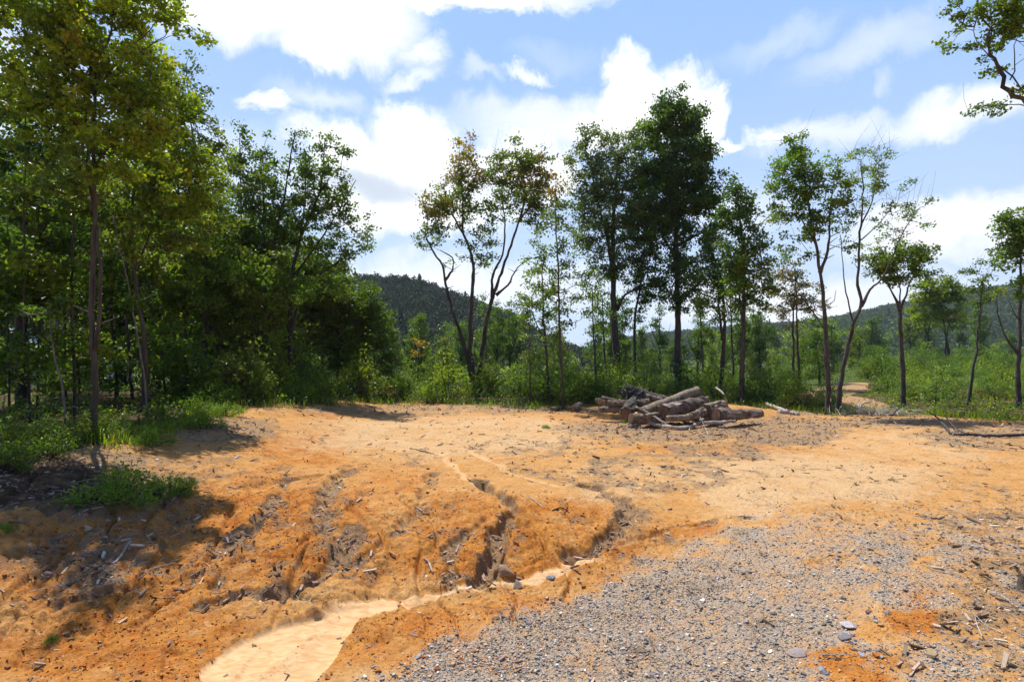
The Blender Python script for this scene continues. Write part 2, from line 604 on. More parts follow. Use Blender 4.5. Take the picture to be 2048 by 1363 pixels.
M_LEAF = leaf_mat('leaf')
M_FAR = leaf_mat('far_leaf', 0.12, 0.7, 0.1, 0.85)
M_BARK = bark_mat('bark', (0.022, 0.018, 0.015), (0.080, 0.068, 0.058))
M_BARKP = bark_mat('pale_bark', (0.07, 0.06, 0.05), (0.24, 0.21, 0.18), 12)
M_BARKR = bark_mat('reddish_bark', (0.028, 0.024, 0.019), (0.098, 0.083, 0.064), 8)
M_LOG = bark_mat('log_bark', (0.06, 0.042, 0.028), (0.31, 0.235, 0.165), 11, (0.18, 0.125, 0.08))
M_LOGD = bark_mat('grey_shaggy_bark', (0.055, 0.038, 0.026), (0.28, 0.21, 0.15), 16, (0.40, 0.35, 0.30))
M_LOGT = bark_mat('tan_bark', (0.10, 0.075, 0.05), (0.33, 0.26, 0.18), 10, (0.20, 0.15, 0.10))
M_DEAD = bark_mat('bleached_wood', (0.16, 0.13, 0.10), (0.50, 0.45, 0.39), 14)
M_CUT = bark_mat('cut_wood', (0.09, 0.048, 0.028), (0.24, 0.14, 0.08), 16)
M_STONE = attr_mat('stone', 0.8, 0.35, 0.3, 90)
M_CHIP = attr_mat('wood_chip', 0.9, 0.15, 0.25, 120)


def ground_mat():
    m, t, out = new_mat('ground')
    pos = t.new('ShaderNodeNewGeometry').outputs['Position']
    sand, grav, lit = t.attr('sand'), t.attr('gravel'), t.attr('litter')
    oran, pale, veg, duff = t.attr('clay'), t.attr('pale'), t.attr('veg'), t.attr('duff')
    nb = t.noise(pos, 0.55, 6, 0.6)
    nm = t.noise(pos, 3.2, 6, 0.65)
    nf = t.noise(pos, 22, 5, 0.7)
    nff = t.noise(pos, 95, 4, 0.7)
    # clay, from tan to saturated orange
    clay = t.mix(t.smooth(nm, 0.3, 0.7), (0.56, 0.27, 0.075), (0.59, 0.34, 0.13))
    deep = t.mix(t.smooth(nm, 0.3, 0.72), (0.45, 0.145, 0.022), (0.57, 0.255, 0.052))
    c = t.mix(t.smooth(t.math('ADD', oran, t.math('MULTIPLY_ADD', nm, 0.7, -0.35)), 0.15, 0.85), clay, deep)
    c = t.mix(t.smooth(t.math('ADD', pale, t.math('MULTIPLY_ADD', nm, 0.9, -0.45)), 0.24, 0.95, 0, .85), c, (0.63, 0.43, 0.23))
    c = t.mix(t.smooth(nf, 0.38, 0.66, 0, 0.6), c, t.mix(1.0, c, (0.62, 0.52, 0.45), 'MULTIPLY'))
    c = t.mix(t.smooth(nff, 0.55, 0.75, 0, 0.5), c, t.mix(1.0, c, (1.25, 1.3, 1.4), 'MULTIPLY'))
    # crust, fine cracks and brown staining
    vc = t.new('ShaderNodeTexVoronoi', feature='DISTANCE_TO_EDGE')
    t.put(vc.inputs['Vector'], t.vmath('ADD', pos, t.vmath('MULTIPLY', t.noise(pos, 6, 4, .6, 0, 'Color'), (.25, .25, .25))))
    vc.inputs['Scale'].default_value = 7
    crk = t.math('MULTIPLY', t.smooth(vc.outputs['Distance'], 0.0, 0.035, 1, 0), t.smooth(t.noise(pos, 1.7, 4), .48, .62))
    c = t.mix(t.math('MULTIPLY', crk, .55), c, t.mix(1.0, c, (0.5, 0.42, 0.36), 'MULTIPLY'))
    nd = t.noise(pos, 9, 7, 0.75, .4)
    c = t.mix(t.smooth(nd, 0.53, 0.68, 0, 0.62), c, (0.34, 0.21, 0.115))
    c = t.mix(t.smooth(t.noise(pos, 7, 7, .72), 0.56, 0.7, 0, 0.5), c, (0.66, 0.46, 0.27))
    # washed sand
    ss = t.noise(t.vmath('MULTIPLY', pos, (1.0, 2.5, 1)), 4, 4, 0.6, 1.2)
    sc = t.mix(t.smooth(ss, 0.35, 0.7), (0.64, 0.42, 0.22), (0.53, 0.29, 0.12))
    c = t.mix(t.smooth(t.math('ADD', sand, t.math('MULTIPLY_ADD', nf, 0.2, -0.1)), 0.2, 0.6), c, sc)
    # gravel: small crushed stones in buff dust
    vo = t.new('ShaderNodeTexVoronoi')
    t.put(vo.inputs['Vector'], pos)
    vo.inputs['Scale'].default_value = 34
    vo2 = t.new('ShaderNodeTexVoronoi')
    t.put(vo2.inputs['Vector'], pos)
    vo2.inputs['Scale'].default_value = 75
    sepc = t.new('ShaderNodeSeparateColor')
    t.l.new(vo.outputs['Color'], sepc.inputs[0])
    stone = t.ramp(sepc.outputs[0], [(0, (0.13, 0.125, 0.12)), (0.35, (0.24, 0.215, 0.19)), (0.7, (0.38, 0.31, 0.24)), (1, (0.55, 0.48, 0.41))])
    dust = t.mix(t.smooth(nm, 0.3, 0.7), (0.44, 0.29, 0.165), (0.40, 0.31, 0.23))
    gcol = t.mix(t.smooth(vo.outputs['Distance'], 0.32, 0.55), stone, dust)
    gcol = t.mix(t.smooth(sepc.outputs[1], 0.45, 0.6), dust, gcol)
    gfac = t.smooth(t.math('ADD', grav, t.math('MULTIPLY_ADD', nf, 0.9, t.math('MULTIPLY_ADD', nm, 1.1, -1.05))), 0.2, 0.85)
    c = t.mix(gfac, c, gcol)
    # shredded wood and bark
    lv = t.noise(t.vmath('MULTIPLY', pos, (1, 2.2, 1)), 38, 4, 0.75, 0.8)
    lcol = t.ramp(lv, [(0.3, (0.15, 0.092, 0.05)), (0.48, (0.36, 0.235, 0.13)), (0.7, (0.55, 0.39, 0.24))])
    lfac = t.smooth(t.math('ADD', lit, t.math('MULTIPLY_ADD', t.noise(pos, 14, 5, 0.75), 1.3, -0.65)), 0.25, 0.75, 0, 0.85)
    c = t.mix(lfac, c, lcol)
    # leaf duff under the trees, then green ground
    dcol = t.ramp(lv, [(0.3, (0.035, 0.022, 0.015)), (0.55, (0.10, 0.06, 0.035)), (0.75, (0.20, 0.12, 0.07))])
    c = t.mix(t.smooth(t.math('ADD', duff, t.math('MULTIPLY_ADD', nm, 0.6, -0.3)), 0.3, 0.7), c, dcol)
    gv = t.mix(t.smooth(nm, 0.35, 0.65), (0.045, 0.075, 0.018), (0.085, 0.105, 0.03))
    gv = t.mix(t.smooth(nb, 0.5, 0.7, 0, 0.5), gv, (0.12, 0.085, 0.045))
    c = t.mix(t.smooth(t.math('ADD', veg, t.math('MULTIPLY_ADD', nm, 0.5, -0.25)), 0.35, 0.65), c, gv)
    p = t.new('ShaderNodeBsdfPrincipled')
    t.l.new(c, p.inputs['Base Color'])
    p.inputs['Roughness'].default_value = 0.95
    p.inputs['Specular IOR Level'].default_value = 0.12
    hsum = t.math('MULTIPLY_ADD', nf, 0.9, t.math('MULTIPLY', nff, 0.35))
    hsum = t.math('MULTIPLY_ADD', t.math('MULTIPLY', lv, lfac), 1.6, hsum)
    hsum = t.math('MULTIPLY_ADD', t.math('MULTIPLY', vo.outputs['Distance'], gfac), -1.2, hsum)
    hsum = t.math('MULTIPLY_ADD', crk, -.5, t.math('MULTIPLY_ADD', nd, 1.2, hsum))
    hsum = t.math('MULTIPLY', hsum, t.math('MULTIPLY_ADD', sand, -0.85, 1.0))
    b = t.new('ShaderNodeBump')
    b.inputs['Strength'].default_value = 0.85
    b.inputs['Distance'].default_value = 0.028
    t.l.new(hsum, b.inputs['Height'])
    t.l.new(b.outputs[0], p.inputs['Normal'])
    t.l.new(p.outputs[0], out.inputs[0])
    return m


# ------------------------------------------------------------------ ground sheet
EDGE = ([-400, 0, 90, 180, 240, 320, 400, 470, 600, 760, 900, 1050, 1200, 1330, 1450, 1560, 1640, 1680, 1740, 1850, 1950, 2100, 2500],
        [985, 965, 925, 893, 890, 872, 838, 812, 806, 806, 810, 816, 808, 804, 806, 815, 824, 824, 822, 828, 836, 842, 850])


def cover(x, y):
    """1 where plants cover the ground, 0 on the bare clearing and the dirt path"""
    yy = np.maximum(y, 1.2)
    px = CX + F * x / yy
    py = Y0 + (HCAM - coarse(x, y)) / yy * F
    e = np.interp(px, *EDGE)
    v = sstep(-6, 6, (e - py) + 9 * fbm(x * 0.8, y * 0.8, 3, 201))
    d = pdist(x, y, PATH)
    v = v * sstep(1.0, 1.6, d - 0.02 * np.maximum(y - 24, 0) + 0.5 * fbm(x * .7, y * .7, 2, 207))
    return np.where(y < 3, 0, v), px, py


def build_ground():
    a0 = math.radians(50)
    th = np.concatenate([np.linspace(-math.pi, -a0, 60)[:-1], np.linspace(-a0, a0, 920), np.linspace(a0, math.pi, 60)[1:-1]])
    rs = [0.3, 1, 2, 3, 3.6]
    r = 3.9
    while r < 1650:
        rs.append(r)
        r *= 1.0026 if r < 13 else (1.0042 if r < 30 else (1.012 if r < 120 else 1.03))
    rs = np.array(rs)
    R, T = np.meshgrid(rs, th, indexing='ij')
    X, Y = (R * np.sin(T)).ravel(), (R * np.cos(T)).ravel()
    Z = height(X, Y)
    nr, nt = R.shape
    i = np.arange(nr - 1)[:, None] * nt
    j = np.arange(nt)[None, :]
    j2 = (j + 1) % nt
    q = np.stack([i + j, i + j2, i + nt + j2, i + nt + j], -1).reshape(-1, 4)[:, ::-1]
    px, py, sand, gr, lit, orange, plate, rill, n2, n3 = masks(X, Y)
    veg, _, _ = cover(X, Y)
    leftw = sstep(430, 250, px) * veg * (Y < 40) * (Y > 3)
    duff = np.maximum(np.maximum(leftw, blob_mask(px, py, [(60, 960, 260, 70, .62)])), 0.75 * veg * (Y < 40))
    veg2 = veg * (1 - leftw) * sstep(20, 46, Y)
    return mesh_np('ground', np.stack([X, Y, Z], 1), [q], ground_mat(),
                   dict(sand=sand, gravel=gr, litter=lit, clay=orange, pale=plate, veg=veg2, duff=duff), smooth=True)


tag(build_ground(), 'orange clay clearing with rills, washed sand and a crushed stone track', None, None, 'structure')


# ------------------------------------------------------------------ scatter helpers
def frames(n, up=0.0, rng=RNG):
    """random orthonormal frames; up pulls the normal towards +z"""
    nrm = rng.normal(size=(n, 3))
    nrm /= np.linalg.norm(nrm, axis=1)[:, None]
    nrm[:, 2] += up
    nrm /= np.linalg.norm(nrm, axis=1)[:, None]
    t = rng.normal(size=(n, 3))
    t -= (t * nrm).sum(1)[:, None] * nrm
    t /= np.linalg.norm(t, axis=1)[:, None]
    return t, np.cross(nrm, t), nrm


def leaves(pos, size, colr, up=0.7, aspect=0.62, rng=RNG, droop=0.0):
    """one folded leaf-shaped face pair per point: returns verts, faces, colours"""
    n = len(pos)
    t, b, nn = frames(n, up, rng)
    if droop:
        t[:, 2] -= droop
        t /= np.linalg.norm(t, axis=1)[:, None]
    s = (size * rng.uniform(0.6, 1.25, n))[:, None]
    v0 = pos - t * s * 0.5
    v1 = pos + b * s * aspect * 0.5 + nn * s * 0.10
    v2 = pos + t * s * 0.5 - nn * s * 0.05
    v3 = pos - b * s * aspect * 0.5 + nn * s * 0.10
    V = np.stack([v0, v1, v2, v3], 1).reshape(-1, 3)
    k = np.arange(n)[:, None] * 4
    return V, k + np.array([[0, 1, 2, 3]]), np.repeat(colr, 4, axis=0)


GAIN = 1.0


def palette(cols, n, var=0.25, rng=RNG):
    c = np.array([q[:3] for q in cols], float)
    w = np.array([q[3] for q in cols], float)
    out = c[rng.choice(len(c), n, p=w / w.sum())]
    return np.clip(out * GAIN * rng.uniform(1 - var, 1 + var, (n, 1)) * rng.uniform(0.93, 1.07, (n, 3)), 0, 0.9)


def tubes(paths, sides=5, wob=0.0, rng=RNG, cap=True):
    """paths: list of (points (k,3), radii (k,))"""
    V, Fq, off = [], [], 0
    Ft = []
    ang = np.linspace(0, 2 * np.pi, sides, endpoint=False)
    for P, R in paths:
        P = np.asarray(P, float)
        R = np.asarray(R, float)
        k = len(P)
        T = np.gradient(P, axis=0)
        T /= np.linalg.norm(T, axis=1)[:, None] + 1e-9
        ref = np.array([0, 0, 1.0]) if abs(T[0][2]) < 0.8 else np.array([1.0, 0, 0])
        U = np.cross(T, ref)
        U /= np.linalg.norm(U, axis=1)[:, None] + 1e-9
        Wv = np.cross(T, U)
        rr = R[:, None] * (1 + (wob * rng.normal(size=(k, sides)) if wob else 0))
        ring = P[:, None, :] + rr[..., None] * (np.cos(ang)[None, :, None] * U[:, None, :] + np.sin(ang)[None, :, None] * Wv[:, None, :])
        V.append(ring.reshape(-1, 3))
        a = np.arange(k - 1)[:, None] * sides
        j = np.arange(sides)[None, :]
        j2 = (j + 1) % sides
        Fq.append(np.stack([a + j, a + j2, a + sides + j2, a + sides + j], -1).reshape(-1, 4) + off)
        if cap:
            V.append(P[[0, -1]])
            c0, c1 = off + k * sides, off + k * sides + 1
            jj = np.arange(sides)
            Ft.append(np.stack([np.full(sides, c0), off + (jj + 1) % sides, off + jj], -1))
            Ft.append(np.stack([np.full(sides, c1), off + (k - 1) * sides + jj, off + (k - 1) * sides + (jj + 1) % sides], -1))
        off += k * sides + (2 if cap else 0)
    return np.concatenate(V), [np.concatenate(Fq)] + ([np.concatenate(Ft)] if Ft else [])


def smooth_path(pts, step=0.35):
    pts = np.asarray(pts, float)
    if len(pts) == 2:
        n = max(2, int(np.linalg.norm(pts[1] - pts[0]) / step) + 1)
        return pts[0] + (pts[1] - pts[0]) * np.linspace(0, 1, n)[:, None]
    P = np.vstack([2 * pts[0] - pts[1], pts, 2 * pts[-1] - pts[-2]])
    out = []
    for i in range(1, len(P) - 2):
        n = max(2, int(np.linalg.norm(P[i + 1] - P[i]) / step) + 1)
        t = np.linspace(0, 1, n, endpoint=False)[:, None]
        out.append(0.5 * ((2 * P[i]) + (-P[i - 1] + P[i + 1]) * t + (2 * P[i - 1] - 5 * P[i] + 4 * P[i + 1] - P[i + 2]) * t ** 2
                          + (-P[i - 1] + 3 * P[i] - 3 * P[i + 1] + P[i + 2]) * t ** 3))
    out.append(P[-2][None])
    return np.concatenate(out)


DENS, PER, LSC = 1.15, 1.55, 1.08      # clusters per volume, leaves per cluster, leaf size
# palettes, linear base colours
GREEN = [(.072, .122, .018, 3), (.050, .092, .016, 3), (.110, .160, .022, 2)]
DARKG = [(.045, .090, .018, 4), (.032, .068, .016, 3), (.080, .130, .022, 2)]
YELG = [(.165, .220, .018, 4), (.110, .165, .018, 3), (.240, .260, .022, 2), (.065, .110, .018, 2), (.26, .15, .02, .12)]
GREY = [(.075, .110, .045, 4), (.110, .145, .065, 3), (.050, .080, .030, 2)]
ORNG = [(.230, .135, .032, 3), (.160, .145, .030, 4), (.100, .130, .030, 3), (.300, .140, .060, 1)]
OLIV = [(.095, .135, .022, 4), (.125, .155, .026, 3), (.070, .110, .022, 3)]
BRGT = [(.105, .185, .022, 4), (.075, .140, .020, 3), (.150, .215, .026, 2)]
BRNZ = [(.120, .095, .040, 4), (.080, .095, .035, 4), (.180, .120, .050, 2)]
PALE = [(.140, .200, .060, 4), (.100, .165, .045, 3), (.180, .230, .080, 1)]


def grow(stems, lobes, leaf=0.13, rc=0.42, per=34, twig=0.010, up=0.7, branchy=0.0, seed=1, flat=0.6):
    """stems: list of (points (k,3), r0, r1); lobes: (centre, (rx, ry, rz), density, palette).
    Returns tube meshes and leaf meshes in the given coordinates."""
    rng = np.random.default_rng(seed)
    thick, nodes, nrad, stubs = [], [], [], []
    for pts, r0, r1 in stems:
        P = smooth_path(pts)
        P[1:-1] += rng.normal(size=(len(P) - 2, 3)) * (0.010 + 0.06 * r0)
        R = r0 + (r1 - r0) * np.linspace(0, 1, len(P)) ** 0.85
        sd = np.concatenate([[0], np.cumsum(np.linalg.norm(np.diff(P, axis=0), axis=1))])
        if r0 > .05:
            R = R * (1 + .55 * np.exp(-sd / .28)) * (1 + .05 * rng.normal(size=len(P)))
        thick.append((P, R))
        if r0 > .06:
            for _ in range(5):
                i = rng.integers(len(P) // 6, max(len(P) * 2 // 3, len(P) // 6 + 1))
                a_ = rng.uniform(0, 6.28)
                dv = np.array([math.cos(a_), math.sin(a_), .5]) * rng.uniform(.2, .55)
                stubs.append((np.array([P[i], P[i] + dv * .6, P[i] + dv]), np.array([.022, .015, .008])))
        lo = P[0][2] + 0.25 * (P[-1][2] - P[0][2]) if P[-1][2] > P[0][2] else P[0][2] - 99
        ok = P[:, 2] >= lo
        nodes += list(P[ok])
        nrad += list(R[ok])
    n0 = len(nodes)
    C, Cd = [], []
    for c, rad, dens, pal in lobes:
        n = max(2, int(dens * DENS * rad[0] * rad[1] * rad[2] / rc ** 3))
        d = rng.normal(size=(n, 3))
        d /= np.linalg.norm(d, axis=1)[:, None]
        rr = rng.uniform(0.15, 1, n) ** 0.55
        wob = 1 + 0.18 * np.sin(d[:, 0] * 5 + seed) + 0.15 * np.sin(d[:, 2] * 7 + seed * 2)
        q = np.asarray(c) + d * (rr * wob)[:, None] * np.asarray(rad)
        C += list(q)
        Cd += [pal] * n
    C = np.array(C)
    N0 = np.array(nodes)
    dist0 = np.array([np.min(np.linalg.norm(N0 - c, axis=1)) for c in C])
    order = np.argsort(dist0)
    N = list(N0)
    parent = [-1] * n0
    plen = [0.0] * n0
    count = [0] * n0
    for k in order:
        c = C[k]
        A = np.array(N)
        v = c - A
        d = np.linalg.norm(v, axis=1)
        cost = d * (1 + 0.9 * np.clip(-v[:, 2] / (d + 1e-6) + 0.05, 0, 1)) + 0.18 * np.array(plen)
        cost[:n0] += 0.12
        j = int(np.argmin(cost))
        m = (A[j] + c) / 2 + rng.normal(size=3) * 0.08 * d[j] + np.array([0, 0, -0.05 * d[j]])
        N.append(m)
        parent.append(j)
        plen.append(plen[j] + d[j] / 2)
        count.append(0)
        N.append(c)
        parent.append(len(N) - 2)
        plen.append(plen[j] + d[j])
        count.append(1)
    for i in range(len(N) - 1, n0 - 1, -1):
        count[parent[i]] += count[i]
    thin = list(stubs)
    for i in range(n0, len(N)):
        j = parent[i]
        ri = twig * max(count[i], 1) ** 0.42
        rj = twig * max(count[j], 1) ** 0.42 if j >= n0 else min(ri * 1.25, nrad[j])
        thin.append((np.array([N[j], N[i]]), np.array([rj, ri])))
    # bare sprays of twig
    for _ in range(int(branchy)):
        i = rng.integers(n0, len(N))
        d = rng.normal(size=3) * 0.3 + (0, 0, 0.45)
        thin.append((np.array([N[i], N[i] + d * 0.6, N[i] + d * 1.5 + rng.normal(size=3) * .1]), np.array([twig, twig * .7, twig * .3])))
    LP, LC = [], []
    for c, pal in zip(C, Cd):
        m = int(per * PER * rng.uniform(0.5, 1.5))
        q = c + rng.normal(size=(m, 3)) * np.array([rc, rc, rc * flat]) * 0.47
        tone = rng.uniform(0.75, 1.25)
        base = palette(pal, 1, 0.1, rng)
        cc = palette(pal, m, 0.22, rng) * 0.5 + base * 0.5
        LP.append(q)
        LC.append(cc * tone)
    LP = np.concatenate(LP)
    LC = np.concatenate(LC)
    return thick, thin, leaves(LP, leaf * LSC, LC, up, 0.66, rng, 0.25)


def finish_tree(root, origin, thick, thin, lv, bark, leafm, big=9):
    origin = np.asarray(origin, float)
    V1, F1 = tubes(thick, big, 0.05)
    if thin:
        V2, F2 = tubes(thin, 4, cap=False)
        Fs = F1 + [f + len(V1) for f in F2]
        V = np.concatenate([V1, V2])
    else:
        V, Fs = V1, F1
    mesh_np('trunk', V - origin, Fs, bark, smooth=True, parent=root)
    mesh_np('crown', lv[0] - origin, [lv[1]], leafm, dict(lc=lv[2]), parent=root)


TREE_N = [0]


def tree(name, label, D, stems, lobes, cat='tree', group=None, bark=None, leaf=0.13, rc=0.42, per=34, twig=0.010,
         branchy=0, up=0.7, base=None, flat=0.6, depth=0.85):
    """stems: [([(px,py[,dd])...], r0px, r1px)]; lobes: [(px,py,rx,ry,dens,palette[,dd])]; the first stem point stands on the ground"""
    TREE_N[0] += 1
    k = D / F
    S = []
    rng = np.random.default_rng(TREE_N[0] * 13)
    for si, (pts, r0, r1) in enumerate(stems):
        q = []
        for i, p in enumerate(pts):
            dd = p[2] if len(p) > 2 else 0.0
            q.append(at(p[0], p[1], D + dd))
        if si == 0 or (len(pts[0]) > 3):
            g = height(q[0][0], q[0][1])[0]
            q[0][2] = g - 0.12
        S.append((np.array(q), r0 * k * .84, r1 * k * .84))
    L = []
    for lb in lobes:
        px, py, rx, ry, dens, pal = lb[:6]
        dd = lb[6] if len(lb) > 6 else 0.0
        rx, ry = rx * 1.1, ry * 1.08
        L.append((at(px, py, D + dd), (rx * k, max(rx * k * depth, 0.4), ry * k), dens, pal))
    org = S[0][0][0] + np.array([0, 0, 0.12])
    th, tn, lv = grow(S, L, leaf, rc, per, twig, up, branchy, TREE_N[0], flat)
    root = empty(name, org)
    finish_tree(root, org, th, tn, lv, bark or M_BARK, M_LEAF)
    tag(root, label, cat, group)
    return root


# ---- centre trees
tree('maple_tree', 'three-stemmed maple with thin orange tinted crown at the middle of the clearing edge', 32,
     [([(950, 780), (945, 740), (940, 690), (943, 600), (947, 540), (940, 500, .3), (925, 465, .3), (905, 430, .5)], 7.6, 2.2),
      ([(948, 775), (938, 735), (925, 680), (905, 620), (892, 570), (885, 530), (868, 505), (850, 470)], 6.2, 1.6),
      ([(952, 775), (962, 720), (970, 660), (985, 595), (1003, 545), (1022, 490), (1040, 440), (1075, 400)], 6.8, 1.6),
      ([(985, 595), (985, 550), (1005, 510), (1010, 450), (1005, 410)], 3.6, 1.2),
      ([(992, 590), (1015, 570), (1035, 535), (1065, 515)], 3, 1),
      ([(890, 560), (905, 540), (905, 515), (880, 500)], 3, 1),
      ([(925, 465), (925, 400), (922, 340)], 2.5, 1),
      ([(1040, 440), (1050, 390), (1045, 330)], 3, 1)],
     [(925, 310, 32, 34, 1.35, ORNG), (985, 345, 26, 34, .8, OLIV), (900, 440, 40, 40, .7, OLIV), (1070, 325, 40, 26, 1.0, OLIV), (1090, 385, 34, 34, .8, OLIV), (1000, 420, 30, 40, .6, GREEN), (930, 350, 42, 38, 1.35, ORNG), (922, 400, 48, 35, 1.05, OLIV), (875, 410, 42, 36, 1.35, ORNG), (860, 460, 32, 40, 0.90, OLIV),
      (960, 430, 36, 50, 0.52, GREEN), (1035, 325, 52, 30, 1.27, OLIV), (1060, 360, 50, 40, 1.20, ORNG), (1010, 360, 36, 45, 1.05, OLIV), (1080, 400, 36, 34, 1.05, GREEN),
      (1040, 400, 60, 36, 0.83, OLIV), (850, 490, 26, 26, 0.75, GREEN), (965, 480, 40, 32, 0.60, OLIV), (970, 530, 34, 22, 0.68, GREEN), (925, 525, 26, 16, 0.60, GREEN), (1080, 440, 30, 26, 0.75, GREEN), (1040, 285, 16, 14, 1.35, OLIV), (925, 288, 12, 14, 1.50, ORNG)],
     bark=M_BARKR, leaf=.15, rc=.44, per=30, branchy=60)
tree('slim_tree', 'slim dark-stemmed tree with orange tipped crown right of the three-stemmed maple', 25,
     [([(1127, 822), (1125, 760), (1120, 690), (1118, 600), (1116, 520), (1112, 450), (1112, 370)], 4, 1)],
     [(1118, 385, 24, 40, .8, ORNG), (1110, 450, 38, 50, .7, OLIV), (1130, 500, 34, 50, .7, GREEN), (1100, 560, 44, 50, .5, GREEN), (1140, 600, 40, 50, .5, GREEN), (1110, 640, 30, 30, .35, GREEN)], rc=.36, leaf=.12)
tree('young_tree', 'pale green spreading young tree between the maple and the slim orange tipped tree', 27,
     [([(1096, 815), (1096, 770), (1092, 700), (1088, 640), (1085, 560), (1088, 500)], 4, 1), ([(1093, 700), (1075, 650), (1060, 620)], 2, .8), ([(1096, 815, 0, 1), (1085, 790), (1088, 765), (1094, 745)], 2.5, 1.5)],
     [(1085, 500, 30, 40, .5, GREEN), (1070, 560, 44, 40, .5, PALE), (1090, 610, 52, 40, .55, GREEN), (1060, 640, 40, 26, .5, PALE), (1105, 655, 36, 26, .5, OLIV)], rc=.38, leaf=.13)
tree('sapling', 'straight thin sapling with few leaves left of the slim orange tipped tree', 26,
     [([(1060, 818), (1060, 760), (1058, 690), (1060, 640)], 2.5, .8)], [(1060, 660, 26, 30, .5, PALE), (1058, 710, 22, 16, .4, GREEN), (1030, 740, 30, 10, .5, PALE)], cat='sapling', rc=.34)
tree('large_tree', 'tall grey-green double-topped tree behind the left end of the log pile', 34,
     [([(1238, 790), (1234, 740), (1230, 660), (1227, 580), (1226, 500), (1228, 420), (1235, 330)], 11, 2.5),
      ([(1228, 560), (1215, 480), (1195, 400), (1182, 320)], 5, 1.5), ([(1232, 620), (1250, 590), (1275, 575), (1295, 540)], 4, 1.2)],
     [(1180, 265, 24, 28, 1.58, GREY), (1170, 305, 34, 32, 1.44, GREY), (1250, 285, 42, 32, 1.44, GREY), (1240, 340, 60, 50, 1.22, GREY), (1185, 370, 52, 55, 1.22, GREY),
      (1225, 430, 75, 60, 1.08, GREY), (1170, 460, 45, 50, 0.79, GREY), (1280, 440, 44, 50, 0.94, DARKG), (1230, 520, 70, 46, 0.72, GREY), (1180, 560, 46, 40, 0.43, GREEN), (1285, 550, 50, 50, 0.50, DARKG), (1240, 610, 40, 30, 0.22, DARKG), (1310, 500, 30, 40, 0.58, GREY)],
     leaf=.15, rc=.45, per=34)
tree('tulip_tree', 'tallest dark green tree with a rounded top standing behind the log pile', 33,
     [([(1356, 800), (1355, 740), (1356, 660), (1354, 560), (1352, 460), (1354, 360), (1352, 230)], 9.5, 2.5),
      ([(1354, 490), (1385, 475), (1410, 460), (1430, 430)], 3.5, 1), ([(1353, 520), (1330, 480), (1315, 440)], 3.5, 1)],
     [(1350, 205, 30, 32, 1.73, DARKG), (1350, 250, 58, 48, 1.66, DARKG), (1318, 275, 34, 50, 1.44, BRGT), (1352, 325, 66, 50, 1.66, DARKG), (1390, 250, 26, 38, 1.44, DARKG), (1315, 370, 48, 60, 1.44, DARKG), (1360, 410, 66, 55, 1.51, DARKG),  # brighter left lobes put the sunlit side into the leaf colour
      (1418, 300, 18, 34, 1.30, DARKG), (1405, 380, 34, 50, 1.37, DARKG), (1435, 400, 24, 50, 1.30, DARKG), (1280, 400, 26, 50, 0.94, BRGT), (1300, 450, 45, 40, 1.15, DARKG), (1350, 470, 45, 40, 1.15, DARKG), (1425, 450, 34, 36, 0.94, DARKG), (1350, 520, 30, 30, 0.79, DARKG), (1362, 560, 46, 50, 1.08, DARKG), (1380, 600, 30, 30, 0.79, DARKG), (1345, 610, 28, 24, 0.72, DARKG)],
     leaf=.16, rc=.42, per=36)
tree('slim_tree', 'dark thin leaning tree between the grey-green double-topped tree and the tallest dark tree', 34,
     [([(1272, 795), (1270, 720), (1270, 640), (1278, 590), (1285, 530), (1290, 480)], 5, 1.2)],
     [(1285, 500, 34, 40, 1.0, DARKG), (1290, 560, 40, 45, .9, DARKG), (1270, 620, 30, 26, .4, DARKG), (1310, 600, 30, 20, .5, GREEN)], rc=.4, leaf=.14)
tree('forked_tree', 'leafy tree with crooked dark trunk right of the tallest dark tree', 31,
     [([(1440, 800), (1443, 750), (1447, 690), (1448, 620), (1442, 560), (1430, 520), (1415, 490)], 6, 1.5), ([(1446, 680), (1438, 620), (1437, 570)], 4, 1.2), ([(1438, 600), (1410, 590), (1380, 570)], 2, .7)],
     [(1430, 500, 45, 40, 1.2, GREEN), (1410, 540, 42, 40, .9, GREEN), (1450, 560, 48, 40, 1.2, GREEN), (1440, 610, 50, 30, .8, GREEN), (1400, 600, 30, 26, .5, PALE)], rc=.42, leaf=.14)
tree('straight_tree', 'straight trunked tree with olive crown just right of the log pile', 28,
     [([(1482, 812), (1484, 760), (1486, 680), (1488, 600), (1487, 520), (1482, 450), (1475, 390)], 7, 1.5), ([(1487, 640), (1478, 590), (1470, 540)], 3, 1), ([(1488, 500), (1510, 460), (1530, 440)], 2.5, .8)],
     [(1465, 390, 26, 34, 1.6, DARKG), (1485, 410, 28, 28, 1.5, GREEN), (1470, 440, 42, 34, 1.5, DARKG), (1500, 470, 34, 34, 1.0, GREY), (1525, 440, 18, 30, .7, GREY), (1480, 500, 46, 34, 1.1, GREEN), (1500, 540, 50, 38, 1.3, OLIV), (1520, 580, 32, 36, 1.0, GREEN), (1470, 560, 36, 32, 1.1, GREEN), (1490, 610, 40, 22, .5, GREEN)],
     rc=.38, leaf=.14)
